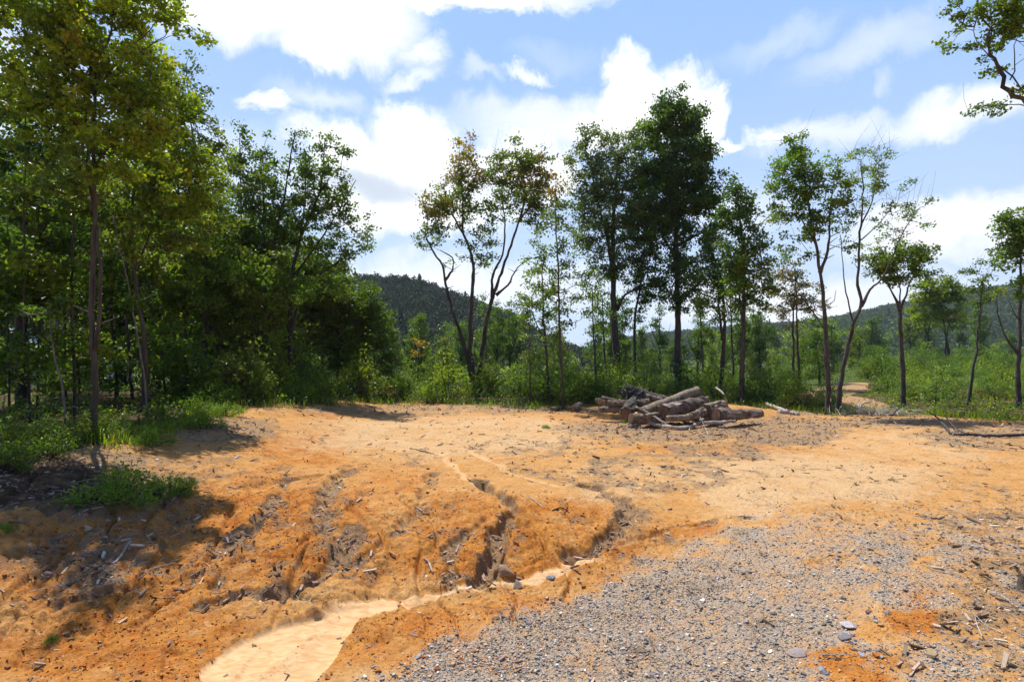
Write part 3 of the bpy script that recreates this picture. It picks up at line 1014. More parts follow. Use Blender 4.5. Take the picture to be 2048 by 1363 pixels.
for px_, b_, D_, t_, lab in [(1190, 800, 30, 600, 'straight thin dark tree left of the grey-green double-topped tree'),
                             (1210, 790, 36, 620, 'slender dark stem right beside the grey-green double-topped tree'),
                             (1225, 795, 38, 640, 'crooked slender stem touching the base of the grey-green double-topped tree'),
                             (1405, 790, 38, 610, 'pale leaning tree in the shade between the tallest dark tree and crooked dark trunk'),
                             (1466, 800, 33, 600, 'thin dark stem between the crooked dark trunk and the straight olive tree')]:
    tree('slender_tree', lab, D_, [([(px_, b_), (px_ + 1, 730), (px_ - 3, 670), (px_ - 6, t_ - 30)], 3.2, 1)],
         [(px_ - 6, t_ - 20, 26, 36, .7, GREEN), (px_, t_ + 30, 32, 26, .5, GREEN)], rc=.42, leaf=.14)

# ---- right trees
tree('twin_tree', 'left tall stem of the twin pair by the dirt path, full bright green crown', 23.5,
     [([(1657, 830), (1656, 780), (1652, 700), (1648, 620), (1640, 545), (1632, 490), (1620, 430), (1610, 360), (1600, 310)], 7, 1.2),
      ([(1640, 545), (1655, 500), (1660, 430), (1668, 360)], 3.5, 1), ([(1632, 490), (1605, 440), (1575, 400)], 2.5, .8), ([(1650, 660), (1630, 630), (1600, 590), (1580, 560)], 1.8, .6),
      ([(1656, 610), (1668, 600), (1672, 580)], 1.2, .5)],
     [(1600, 290, 26, 26, 1.3, BRGT), (1590, 330, 46, 34, 1.3, BRGT), (1565, 370, 34, 34, 1.1, BRGT), (1612, 370, 42, 34, 1.2, GREEN), (1660, 330, 26, 26, .9, BRGT), (1670, 380, 32, 44, 1.2, OLIV), (1590, 420, 46, 30, .8, GREEN),
      (1550, 420, 22, 34, .5, PALE), (1650, 440, 44, 30, .8, GREEN), (1605, 465, 50, 20, .55, GREEN), (1690, 460, 24, 26, .5, GREEN), (1570, 490, 36, 20, .45, GREEN), (1600, 520, 40, 22, .35, GREEN), (1690, 505, 30, 20, .35, GREEN)],
     rc=.30, leaf=.115, per=30, twig=.008, branchy=60)
tree('twin_tree', 'right leaning stem of the twin pair by the dirt path, sparse airy crown', 23.5,
     [([(1676, 830), (1678, 790), (1690, 720), (1705, 650), (1722, 612), (1716, 570), (1716, 520), (1722, 450), (1725, 380), (1722, 320)], 6.2, 1),
      ([(1722, 612), (1740, 580), (1765, 555), (1790, 500), (1820, 440), (1840, 415)], 3, .7), ([(1722, 450), (1745, 400), (1755, 340)], 2.2, .7),
      ([(1722, 480), (1755, 450), (1790, 410)], 1.6, .6), ([(1705, 640), (1690, 570), (1683, 500), (1680, 470)], 2, .6), ([(1765, 555), (1790, 545), (1810, 530)], 1.2, .4)],
     [(1720, 320, 34, 28, .45, PALE), (1755, 300, 26, 18, .6, PALE), (1740, 350, 46, 34, .38, PALE), (1715, 380, 28, 40, .3, PALE), (1775, 370, 30, 40, .4, GREEN), (1805, 370, 22, 22, .4, GREEN), (1750, 430, 40, 26, .3, PALE),
      (1790, 440, 44, 26, .35, PALE), (1825, 415, 34, 14, .5, OLIV), (1780, 475, 50, 18, .3, PALE), (1850, 405, 18, 10, .5, OLIV), (1830, 450, 24, 12, .3, PALE), (1685, 500, 24, 26, .3, GREEN), (1725, 500, 34, 14, .3, PALE)],
     rc=.27, leaf=.105, per=20, twig=.007, branchy=110, bark=M_BARK)
tree('bronze_tree', 'bronze-green narrow tree left of the twin pair', 37,
     [([(1588, 790), (1587, 730), (1586, 660), (1588, 590)], 4, 1.2), ([(1598, 790, .5, 1), (1597, 730), (1594, 660), (1592, 600)], 4, 1.2), ([(1594, 600), (1590, 550), (1585, 520)], 2, .8)],
     [(1590, 540, 34, 22, .9, BRNZ), (1585, 575, 42, 32, 1.0, BRNZ), (1595, 610, 40, 30, .9, BRNZ), (1580, 640, 30, 24, .5, BRNZ), (1565, 500, 26, 18, .4, GREEN), (1615, 570, 20, 26, .6, BRNZ)], rc=.42, leaf=.14)
tree('young_tree', 'light green bushy young tree behind the twin pair', 40, [([(1640, 790), (1638, 740), (1632, 690)], 3, 1)],
     [(1635, 660, 30, 24, .9, PALE), (1630, 700, 34, 30, .9, GREEN), (1640, 740, 36, 26, .8, GREEN)], rc=.45, leaf=.15)
tree('umbrella_tree', 'umbrella-shaped tree with bare trunk right of the twin pair', 25,
     [([(1808, 826), (1806, 780), (1804, 720), (1801, 670), (1800, 620)], 5.5, 3.8), ([(1800, 620), (1785, 585), (1768, 560), (1755, 540)], 3, .9), ([(1800, 620), (1812, 590), (1822, 560), (1840, 535)], 3, .9), ([(1801, 622), (1800, 580), (1795, 545)], 2.2, .8),
      ([(1803, 690), (1830, 660), (1830, 640)], 1.5, .5)],
     [(1770, 520, 36, 22, 1.4, OLIV), (1810, 505, 36, 18, 1.5, GREEN), (1845, 515, 34, 22, 1.4, OLIV), (1800, 535, 56, 22, 1.0, GREEN), (1765, 545, 26, 16, .8, GREEN), (1858, 540, 22, 18, .9, GREEN), (1750, 505, 18, 14, 1, OLIV), (1820, 560, 34, 14, .5, GREEN), (1780, 565, 16, 10, .4, GREEN)],
     rc=.30, leaf=.12, twig=.008, per=30)
tree('leaning_tree', 'small-crowned tree with a slightly leaning thin trunk right of the umbrella-shaped tree', 27,
     [([(1937, 815), (1943, 760), (1952, 700), (1958, 650), (1962, 600), (1966, 550)], 4, 1)],
     [(1968, 540, 26, 20, .7, OLIV), (1985, 520, 14, 14, .6, GREEN), (1950, 575, 38, 16, .9, GREEN), (1970, 600, 26, 20, .7, GREEN)], rc=.32, leaf=.12, branchy=12)
tree('edge_tree', 'tall tree at the right picture edge with rounded crown and one low side limb', 25,
     [([(2038, 826), (2036, 770), (2038, 700), (2040, 620), (2042, 540), (2040, 460)], 6, 1.6), ([(2037, 705), (2015, 680), (2000, 640), (1992, 600)], 3, .9), ([(2039, 640), (2025, 620), (2018, 600)], 1.6, .6)],
     [(2030, 440, 38, 24, 1.5, GREEN), (2020, 475, 36, 30, 1.4, GREEN), (2060, 470, 50, 44, 1.3, GREEN), (2035, 515, 44, 24, 1, GREEN), (2050, 560, 40, 20, .7, GREEN), (1994, 590, 16, 8, .8, OLIV), (2025, 590, 22, 12, .5, GREEN)], rc=.34, leaf=.13)
for px_, lab, rx_ in [(1855, 'yellow-green rounded tree with slanting stems, left one of the bright pair', 34), (1893, 'yellow-green upright tree, right and taller one of the bright pair', 34)]:
    tree('yellow_tree', lab, 72, [([(px_ + 8, 732), (px_ + 2, 690), (px_ - 6, 645), (px_ - 8, 610)], 4, 1), ([(px_ - 4, 734, .5, 1), (px_ - 2, 690), (px_ + 5, 645)], 3, 1)],
         [(px_ - 8, 585, rx_ * .8, 30, 1.6, YELG), (px_ + 6, 600 if px_ < 1880 else 580, rx_ * .8, 34, 1.6, OLIV), (px_, 632, rx_, 26, 1.2, YELG)], rc=.75, leaf=.27, twig=.02, per=40)
# overhanging branch tree outside the right edge; its limbs reach into the picture
tree('overhanging_tree', 'tree outside the right edge whose bent limb and leaf sprays hang in the top corner', 11,
     [([(2260, 950), (2230, 700), (2180, 480), (2120, 300), (2060, 212), (2030, 190), (2008, 172), (2002, 140), (1986, 118), (1976, 96), (1972, 60), (1958, 10), (1950, -60)], 15, 1.0),
      ([(2110, 290), (2048, 180), (2010, 140), (1982, 118)], 2.6, 1.0), ([(1976, 90), (1985, 50), (1978, 0)], 1.6, .7), ([(1982, 116), (1955, 85), (1945, 62), (1920, 52)], 1.3, .5),
      ([(2020, 160), (2030, 130), (2030, 90), (2036, 70)], 1.6, .6), ([(2058, 214), (2020, 208), (1990, 215), (1960, 210)], 1.4, .5), ([(1962, 98), (1930, 98), (1895, 92)], 1.0, .4), ([(2180, 480), (2150, 200), (2120, 0), (2070, -60)], 9, 2), ([(2120, 60), (2060, 84), (2030, 80)], 2, .8)],
     [(1930, 20, 26, 22, .9, GREEN), (1935, 46, 16, 10, .9, GREEN), (1898, 78, 10, 10, 1, GREEN), (1900, 97, 14, 6, 1, GREEN), (1940, 98, 16, 8, 1, GREEN), (1972, 108, 10, 8, .7, GREEN), (1992, 25, 26, 28, 1.3, OLIV), (2010, 70, 26, 22, 1.5, OLIV), (2035, 20, 30, 40, 1.3, GREEN), (2000, 92, 14, 10, 1, GREEN), (2045, 60, 22, 20, 1, GREEN),
      (2040, 120, 12, 8, 1, GREEN), (1978, 140, 10, 5, 1, GREEN), (1985, 202, 10, 6, 1, GREEN), (2003, 222, 10, 8, 1, GREEN), (2015, 200, 12, 6, 1, GREEN), (1957, 215, 6, 3, 1, GREEN), (2040, 190, 14, 8, 1, OLIV), (2013, 136, 8, 6, .6, GREEN), (2120, -40, 90, 70, .6, GREEN), (2200, 120, 90, 90, .5, GREEN), (2250, 300, 80, 90, .4, GREEN)],
     rc=.13, leaf=.065, per=22, twig=.005, branchy=30, depth=.6)

# ---- left forest
tree('big_oak', 'big double-stemmed tree with yellow-green crown at the left front of the forest edge', 12,
     [([(186, 886), (190, 800), (186, 700), (184, 600), (187, 480), (189, 380), (188, 280), (186, 200), (176, 100), (160, 10), (150, -80)], 8, 2),
      ([(192, 700), (199, 600), (200, 530), (194, 460), (178, 350), (172, 250), (168, 150)], 4.8, 1.5),
      ([(188, 190), (205, 120), (222, 60), (226, 0), (235, -80)], 4, 1.2), ([(195, 180), (245, 110), (300, 60), (325, 10)], 2.6, .7), ([(240, 125), (290, 98), (330, 72), (360, 35)], 1.7, .5), ([(300, 90), (340, 74), (385, 66)], 1.0, .4),
      ([(184, 420), (160, 380), (120, 300)], 2.5, .8), ([(190, 330), (230, 280), (280, 250)], 2.4, .8), ([(188, 495), (215, 510), (245, 490)], 1.6, .6)],
     [(110, 60, 90, 70, .75, YELG), (230, 40, 60, 60, .7, YELG), (170, 130, 80, 60, .8, YELG), (60, 150, 80, 80, .7, YELG), (270, 150, 66, 60, .9, YELG), (300, 220, 56, 60, .9, YELG), (210, 230, 80, 60, .7, YELG), (120, 230, 70, 70, .7, YELG),
      (260, 310, 80, 60, .6, YELG), (150, 340, 90, 60, .5, OLIV), (320, 290, 44, 40, .8, YELG), (300, 35, 30, 22, .3, YELG), (325, 18, 16, 12, .6, YELG), (366, 30, 10, 8, .8, YELG), (392, 66, 9, 5, .9, YELG), (345, 52, 12, 7, .6, YELG), (200, -60, 140, 60, .6, YELG), (60, -20, 120, 70, .6, YELG)],
     bark=M_BARKR, rc=.22, leaf=.10, per=30, twig=.006, depth=1.0)
tree('yellow_green_tree', 'yellow-green tree filling the forest edge right of the double-stemmed front tree', 17,
     [([(290, 850), (288, 760), (290, 690), (270, 560), (262, 480), (270, 380), (300, 300)], 7, 1.5), ([(270, 540), (300, 470), (330, 420)], 3, 1)],
     [(290, 130, 60, 60, 1.2, YELG), (345, 210, 50, 60, 1.3, YELG), (300, 290, 70, 60, 1.0, YELG), (360, 320, 60, 50, .9, YELG), (250, 380, 80, 60, .6, OLIV), (350, 400, 70, 50, .7, YELG), (400, 340, 50, 46, .9, YELG), (300, 470, 80, 50, .6, OLIV), (390, 470, 50, 46, .6, OLIV)],
     bark=M_BARKR, rc=.32, leaf=.13, per=34, depth=1.1)
tree('spire_tree', 'narrow spire-topped grey-green tree rising above the left forest edge', 24,
     [([(412, 830), (413, 700), (411, 560), (408, 440), (392, 330), (380, 220), (372, 130)], 5, 1)],
     [(374, 130, 22, 26, 1.2, GREY), (378, 170, 34, 26, 1.2, GREY), (385, 220, 44, 34, 1.0, GREY), (400, 280, 50, 44, 1.0, OLIV), (410, 350, 50, 50, .9, OLIV), (420, 430, 56, 50, .8, OLIV), (440, 300, 22, 30, .9, YELG), (415, 520, 60, 50, .6, GREEN)], rc=.38, leaf=.14, per=32)
for px_, top_, lab in [(480, 250, 'narrow dark green spire left of the multi-stemmed tree'), (525, 285, 'second narrow spire with olive leaves beside the multi-stemmed tree')]:
    tree('spire_tree', lab, 27, [([(px_ + 10, 810), (px_ + 8, 700), (px_ + 5, 560), (px_ + 2, 420), (px_, top_ + 20)], 4, 1)],
         [(px_, top_ + 8, 14, 30, 1.6, GREEN), (px_ + 4, top_ + 60, 28, 40, 1.4, GREEN), (px_, top_ + 120, 36, 44, 1.2, OLIV), (px_, top_ + 190, 44, 50, 1.0, GREEN), (px_, top_ + 270, 50, 50, .7, GREEN)], rc=.4, leaf=.15)
tree('multi_stem_tree', 'multi-stemmed tree with fountain-shaped crown at the right end of the left forest', 26,
     [([(560, 800), (556, 740), (550, 660), (548, 560), (552, 470), (570, 380), (590, 260)], 7, 1.2), ([(582, 800, 0, 1), (582, 730), (580, 640), (584, 560), (600, 480), (640, 380), (650, 280)], 7, 1.2),
      ([(584, 660), (600, 600), (635, 555), (680, 520), (735, 490)], 3.5, .8), ([(590, 550), (640, 480), (690, 400), (712, 360)], 3, .8), ([(548, 560), (530, 490), (515, 420)], 3, .9), ([(600, 480), (610, 400), (612, 330)], 2.5, .8)],
     [(592, 255, 15, 26, 1.1, GREEN), (590, 310, 28, 34, .9, GREEN), (645, 280, 22, 34, 1.0, GREEN), (640, 330, 40, 36, 1.0, GREEN), (672, 300, 14, 22, 1.0, GREEN), (700, 330, 14, 44, .8, GREEN), (700, 390, 24, 40, .8, GREEN), (590, 380, 50, 44, 1.1, GREEN), (650, 400, 50, 50, 1.0, GREEN),
      (560, 450, 50, 44, .9, GREEN), (620, 460, 56, 44, .8, GREEN), (690, 460, 40, 34, .7, GREEN), (735, 490, 32, 20, .7, PALE), (715, 510, 36, 22, .7, PALE), (660, 520, 50, 30, .7, GREEN), (735, 445, 10, 16, .7, GREEN), (520, 380, 36, 50, .9, OLIV), (560, 540, 50, 40, .5, GREEN), (640, 570, 60, 28, .6, GREEN)],
     rc=.36, leaf=.135, per=32, twig=.009, branchy=60)
tree('bushy_tree', 'rounded mid-green tree at the right foot of the left forest, low crown', 30,
     [([(735, 800), (733, 740), (728, 690), (722, 640)], 5, 1.5)],
     [(720, 600, 40, 34, 1.7, GREEN), (700, 640, 50, 40, 1.7, GREEN), (745, 640, 44, 40, 1.7, GREEN), (740, 690, 52, 40, 1.7, GREEN), (690, 700, 46, 44, 1.4, BRGT), (770, 680, 32, 40, 1.3, GREEN), (660, 660, 40, 40, 1.2, OLIV), (780, 730, 30, 30, 1.2, GREEN)], rc=.45, leaf=.15)
tree('dark_tree', 'huge dark tree with a leaning limb behind the double-stemmed front tree', 19,
     [([(45, 860), (42, 740), (40, 620), (45, 500), (50, 420), (60, 330)], 14, 4), ([(45, 500), (80, 460), (120, 400), (135, 330)], 8, 2)],
     [(60, 330, 80, 60, 1.12, DARKG), (30, 240, 70, 60, 1.12, GREEN), (20, 420, 50, 50, 0.64, DARKG), (60, 500, 80, 50, 0.96, GREEN), (130, 430, 60, 50, 0.80, DARKG), (40, 570, 80, 44, 1.28, GREEN), (150, 560, 60, 40, 0.96, DARKG)], rc=.36, leaf=.14)
# shaded interior of the forest
k_ = 0
for px_, by, D_, top in [(20, 880, 15, 420), (75, 850, 19, 300), (130, 850, 21, 300), (235, 830, 22, 280), (265, 825, 20, 330), (330, 820, 24, 320), (372, 815, 22, 420), (440, 812, 25, 420),
                         (500, 808, 28, 430), (530, 806, 24, 500), (600, 805, 29, 480), (640, 805, 31, 520), (160, 840, 25, 260), (345, 815, 28, 300), (480, 806, 32, 420), (-60, 880, 17, 250), (-120, 900, 14, 200),
                         (60, 870, 14.5, -40), (-90, 890, 13, -60), (150, 850, 15.5, 20), (-30, 880, 16, 0), (-200, 950, 11, -100), (90, 835, 30, 330), (200, 830, 32, 300), (290, 820, 34, 330), (400, 815, 36, 360), (560, 805, 36, 420), (10, 840, 34, 300)]:
    k_ += 1
    lean = random.uniform(-14, 14)
    hh = 640 - top
    dens = (0.8 if D_ > 20 else .5) if top > 150 else .95
    pal = [GREEN, BRGT, OLIV][k_ % 3]
    pal2 = [GREEN, DARKG, OLIV, GREEN][k_ % 4]
    tree('forest_tree', 'dim slender tree in the shade of the left forest interior', D_,
         [([(px_, by), (px_ + lean * .4, 720), (px_ + lean, 600), (px_ + lean * .6, top + 100), (px_ + lean, top + 20)], random.uniform(2.5, 5), 1)],
         [(px_ + lean, top + 40, 40, 50, dens, pal), (px_ + lean - 10, top + .35 * hh, 60, 50, dens, pal2), (px_ + lean + 20, top + .6 * hh, 70, 50, dens, pal), (px_, top + .85 * hh, 70, 44, dens, pal2), (px_ + 10, 700, 60, 50, dens * .7, pal), (px_ - 10, 760, 46, 34, dens * .6, pal2)],
         group='slender trees in the shade of the left forest', rc=.42 if D_ > 20 else .34, leaf=.16, per=30)
tree('bare_sapling', 'pale slanting bare stem right of the double-stemmed front tree', 15, [([(300, 830), (285, 740), (272, 650), (255, 560), (240, 500), (225, 430)], 2.5, 1)], [(235, 470, 34, 30, .3, OLIV), (262, 610, 20, 16, .25, GREEN)], cat='sapling', rc=.3, bark=M_BARKP)
tree('crooked_sapling', 'crooked pale sapling left of the double-stemmed front tree', 12, [([(135, 892), (131, 820), (126, 770), (112, 730), (105, 690), (100, 640)], 3.2, 1.3), ([(129, 800), (137, 793), (142, 790)], 1, .5)], [(105, 640, 40, 24, .5, GREEN), (80, 610, 40, 20, .5, GREEN)], cat='sapling', rc=.26, leaf=.11, bark=M_BARKP)
tree('maple_sapling', 'leafy maple sapling with large bright leaves at the forest edge', 20, [([(370, 828), (370, 790), (368, 740), (370, 690)], 2.5, 1)],
     [(345, 690, 44, 18, 1.0, BRGT), (390, 735, 50, 22, 1.2, BRGT), (360, 720, 36, 24, .8, GREEN), (410, 770, 40, 22, 1.1, GREEN), (330, 660, 34, 16, .8, BRGT), (380, 790, 50, 20, .9, GREEN)], cat='sapling', rc=.32, leaf=.16, per=26)
tree('small_tree', 'small rounded light green tree before the multi-stemmed tree', 24, [([(542, 806), (541, 780), (542, 740)], 2, 1)],
     [(545, 715, 26, 20, 1.2, PALE), (540, 745, 32, 26, 1.3, GREEN), (545, 775, 30, 20, 1.1, GREEN)], cat='small tree', rc=.33, leaf=.11)
tree('young_poplar', 'young yellow tipped tree in front of the dark hill', 38, [([(835, 800), (836, 760), (838, 700)], 3, 1)],
     [(838, 700, 16, 20, 1.4, ORNG), (842, 730, 26, 26, 1.5, OLIV), (845, 765, 34, 26, 1.4, GREEN)], cat='young tree', rc=.45, leaf=.15)
tree('young_poplar', 'pointed olive young tree between the yellow tipped one and the three-stemmed maple', 40, [([(892, 800), (892, 760), (888, 690)], 3, 1)],
     [(887, 675, 10, 14, 2, ORNG), (890, 705, 24, 24, 1.6, OLIV), (892, 740, 32, 28, 1.5, OLIV), (895, 775, 34, 24, 1.3, GREEN)], cat='young tree', rc=.45, leaf=.15)
tree('dark_evergreen', 'dark rounded evergreen above the bend of the dirt path', 62, [([(1745, 752), (1745, 730), (1746, 700)], 3, 1)],
     [(1746, 700, 15, 14, 3, DARKG), (1742, 722, 24, 18, 3, DARKG), (1750, 738, 24, 12, 3, DARKG)], cat='evergreen', rc=.6, leaf=.2, twig=.02)
tree('olive_tree', 'thin olive tree left of the dark evergreen', 66, [([(1718, 750), (1719, 700), (1720, 680)], 2.5, 1)],
     [(1722, 668, 20, 12, 1.2, OLIV), (1720, 690, 18, 16, .9, OLIV), (1728, 715, 16, 16, .8, OLIV)], rc=.6, leaf=.22, twig=.02)


# ------------------------------------------------------------------ copied kinds: valley trees, shrubs
def proto_tree(seed, hgt, wid, pal, leaf=.3, rc=.8, per=34, base=.25):
    rng = np.random.default_rng(seed)
    th = [(np.array([(0, 0, -.2), (.1, 0, hgt * .35), (-.1, .1, hgt * .7), (0, 0, hgt * .93)]), .018 * hgt, .03)]
    for _ in range(3):
        a = rng.uniform(0, 6.28)
        z0 = hgt * rng.uniform(.3, .5)
        th.append((np.array([(0, 0, z0), (math.cos(a) * wid * .4, math.sin(a) * wid * .4, z0 + hgt * .18), (math.cos(a) * wid * .6, math.sin(a) * wid * .6, z0 + hgt * .33)]), .008 * hgt, .02))
    L = []
    for i in range(9):
        f = base + (1 - base) * (i + .5) / 9
        ww = wid * (1 - abs(f - .55) * 1.3) * rng.uniform(.6, .9)
        a = rng.uniform(0, 6.28)
        off = wid * .35 * rng.uniform(.3, 1) * (1 - f * .6)
        L.append(((math.cos(a) * off, math.sin(a) * off, hgt * f), (ww * .6, ww * .6, hgt * .1), 1.4, pal))
    return grow(th, L, leaf, rc, per, .02, .6, 0, seed)


def bush_geo(seed, hgt, wid, pal, leaf=.12, n=26, rc=.28, per=34):
    rng = np.random.default_rng(seed)
    th, LP, LC = [], [], []
    for i in range(n):
        a, rr = rng.uniform(0, 6.28), wid * math.sqrt(rng.uniform(0, 1))
        zz = hgt * rng.uniform(.25, 1) * (1 - .55 * (rr / wid) ** 2)
        c = np.array([math.cos(a) * rr, math.sin(a) * rr, zz])
        th.append((np.array([(c[0] * .15, c[1] * .15, -.1), (c[0] * .6, c[1] * .6, zz * .6), c]), np.array([.014, .01, .005])))
        m = int(per * rng.uniform(.6, 1.4))
        q = c + rng.normal(size=(m, 3)) * rc * .6
        q[:, 2] = np.maximum(q[:, 2], .03)
        LP.append(q)
        LC.append((palette(pal, m, .25, rng) * .6 + palette(pal, 1, .2, rng) * .4) * rng.uniform(.8, 1.2))
    return th, leaves(np.concatenate(LP), leaf, np.concatenate(LC), .6, .6, rng, .1)


def build_proto(name, geo, bark=M_BARK, leafm=M_LEAF):
    root = empty(name, (0, 0, 0))
    if len(geo) == 3:
        finish_tree(root, (0, 0, 0), geo[0], geo[1], geo[2], bark, leafm, 6)
    else:
        V, Fs = tubes(geo[0], 4, cap=False)
        mesh_np('stems', V, Fs, bark, parent=root)
        mesh_np('foliage', geo[1][0], [geo[1][1]], leafm, dict(lc=geo[1][2]), parent=root)
    return root


class Kind:
    """first placing moves the built thing itself, later ones copy it"""

    def __init__(self, root):
        self.root, self.used = root, False

    def place(self, x, y, rz, sc, label, cat, group, sink=0.05):
        z = height(x, y)[0] - sink
        if not self.used:
            self.used = True
            o = self.root
            o.location = (x, y, z)
            o.rotation_euler = (0, 0, rz)
            o.scale = (sc,) * 3
        else:
            o = copy_tree(self.root, (x, y, z), rz, sc)
        tag(o, label, cat, group)
        return o


VT = [Kind(build_proto('valley_tree', proto_tree(300 + i, h, w, p))) for i, (h, w, p) in enumerate(
    [(12, 3.6, GREEN), (13, 3.0, DARKG), (10, 3.6, OLIV), (14, 3.4, GREEN), (9, 3.0, PALE), (11, 3.2, DARKG)])]
rr = random.Random(5)
for k in range(130):
    px_ = rr.uniform(560, 1720) if k < 112 else rr.uniform(1700, 2060)
    D_ = rr.uniform(48, 125) if k < 112 else rr.uniform(100, 140)
    x_ = (px_ - CX) / F * D_
    sc_ = rr.uniform(.75, 1.1)
    if k < 112:
        hmax = (HCAM + (Y0 - rr.uniform(612, 715)) / F * D_) - coarse(x_, D_)
        sc_ = float(np.clip(hmax / 12.0, .45, 1.3))
    VT[k % 6].place(x_, D_, rr.uniform(0, 6.28), sc_, 'one of the many green trees massed in the valley behind the clearing', 'tree', 'trees massed in the valley behind the clearing')

for k in range(30):
    px_ = -120 + k * 27 + rr.uniform(-12, 12)
    D_ = rr.uniform(27, 42)
    if 60 < px_ < 135:
        D_ += 24
    top_ = np.interp(px_, [-120, 300, 480, 700], [330, 330, 420, 600]) + rr.uniform(-40, 60)
    x_ = (px_ - CX) / F * D_
    sc_ = float(np.clip((HCAM + (Y0 - top_) / F * D_) / 12.5, .3, 1.5))
    VT[k % 6].place(x_, D_, rr.uniform(0, 6.28), sc_, 'one of the dense trees closing the back of the left forest', 'tree', 'trees closing the back of the left forest')

SH = [Kind(build_proto('shrub', bush_geo(400 + i, h, w, p, lf, n, rc_))) for i, (h, w, p, lf, n, rc_) in enumerate(
    [(1.5, 1.0, BRGT, .12, 34, .27), (1.2, 1.1, GREEN, .11, 34, .26), (1.9, .9, OLIV, .12, 36, .27), (.9, .9, PALE, .10, 28, .22), (1.6, 1.2, GREEN, .13, 38, .3), (2.4, 1.1, GREEN, .13, 44, .3), (1.7, .8, YELG, .11, 26, .26), (1.1, 1.1, BRNZ, .10, 24, .26), (2.6, .8, PALE, .14, 34, .26)])]
for k in range(64):
    px_ = 430 + k * 19.5 + rr.uniform(-14, 14)
    if 1500 < px_ < 1560:
        pass
    e_ = float(np.interp(px_, *EDGE))
    x_, y_ = ray(px_, e_ - rr.uniform(3, 26))
    SH[k % 9].place(x_, y_, rr.uniform(0, 6.28), rr.uniform(.5, 1.4) ** 1.1, 'green leafy shrub in the hedge-like band along the far edge of the clearing', 'shrub', 'shrubs along the far edge of the clearing')
for k in range(120):
    px_ = rr.uniform(1735, 2070)
    if k > 104:
        px_ = rr.uniform(1560, 1640)
    y_ = rr.uniform(26, 62)
    x_ = (px_ - CX) / F * y_
    if pdist(np.array([x_]), np.array([y_]), PATH)[0] < 1.9 + .02 * y_:
        continue
    SH[(k * 5) % 9].place(x_, y_, rr.uniform(0, 6.28), rr.uniform(.5, .95) * (1 + .010 * (y_ - 26)), 'green shrub on the overgrown bank right of the dirt path', 'shrub', 'shrubs on the overgrown bank right of the dirt path')
for k in range(20):
    px_ = rr.uniform(-40, 440)
    e_ = float(np.interp(px_, *EDGE))
    x_, y_ = ray(px_, e_ - rr.uniform(6, 60))
    if y_ > 24:
        continue
    SH[(1, 4, 2)[k % 3]].place(x_, y_, rr.uniform(0, 6.28), rr.uniform(.22, .42), 'low dark shrub in the shaded undergrowth of the left forest', 'shrub', 'low shrubs in the shaded undergrowth of the left forest')
x_, y_ = ray(245, 1000)
SB = Kind(build_proto('weed_clump', bush_geo(450, .55, .75, BRGT, .06, 46, .14, 44)))
SB.place(x_, y_, 0, 1.0, 'isolated leafy weed clump on the orange bank in front of the forest', 'weed clump', None)
x_, y_ = ray(340, 985)
SB.place(x_, y_, 2, .6, 'smaller weed patch right of the isolated leafy clump on the bank', 'weed clump', None)
for px_, py_, s_, lab in [(400, 855, .8, 'yellow-green weed tuft where the bare clay meets the forest floor'), (298, 893, .7, 'round fern-like weed at the foot of the double-stemmed front tree'), (452, 830, .7, 'small bright weed beside the brush at the forest corner'), (1250, 842, .25, 'tiny green weed sprouting left of the log pile'), (1092, 858, .22, 'tiny weed alone on the bare clay of the clearing'), (10, 1060, .2, 'tiny weed on the shaded left bank'), (108, 1268, .12, 'tiny green seedling at the bottom left of the clay')]:
    x_, y_ = ray(px_, py_)
    SB.place(x_, y_, rr.uniform(0, 6), s_, lab, 'weed', None, .02)


# ------------------------------------------------------------------ ground cover, grass, litter, gravel
def band_points(n, y0, y1, pxa, pxb, rng, thr=.5):
    D = np.exp(rng.uniform(np.log(y0), np.log(y1), n))
    px = rng.uniform(pxa, pxb, n)
    x = (px - CX) / F * D
    c, _, py = cover(x, D)
    ok = c > thr
    return x[ok], D[ok]


rg = np.random.default_rng(99)
V, C = [], []
gx, gy = band_points(30000, 9, 70, -120, 2200, rg)
ko = rg.uniform(0, 1, len(gx)) < np.where(CX + F * gx / gy < 330, .22, np.where(vnoise(gx * .9, gy * .9, 5) > .5, .45, 1.0))
gx, gy = gx[ko], gy[ko]
gz = height(gx, gy)
n = len(gx)
hcl = rg.uniform(.1, .55, n) * (1 + .8 * (fbm(gx * .5, gy * .5, 2, 301)))
LP, LC = [], []
for _ in range(7):
    q = np.stack([gx, gy, gz], 1) + np.stack([rg.normal(size=n) * .14, rg.normal(size=n) * .14, hcl * rg.uniform(.15, 1.1, n)], 1)
    LP.append(q)
    c = palette(BRGT + GREEN, n, .35, rg)
    yl = (vnoise(gx * .6, gy * .6, 77) > .62)[:, None]
    c = np.where(yl, palette(YELG, n, .3, rg), c)
    LC.append(c)
LP, LC = np.concatenate(LP), np.concatenate(LC)
lv = leaves(LP, .11, LC, .5, .55, rg, .1)
keep = mesh_np('ground_cover', lv[0], [lv[1]], M_LEAF, dict(lc=lv[2]))
tag(keep, 'low leafy weeds covering the ground along the clearing edge and under the trees', 'ground cover', None, 'stuff')

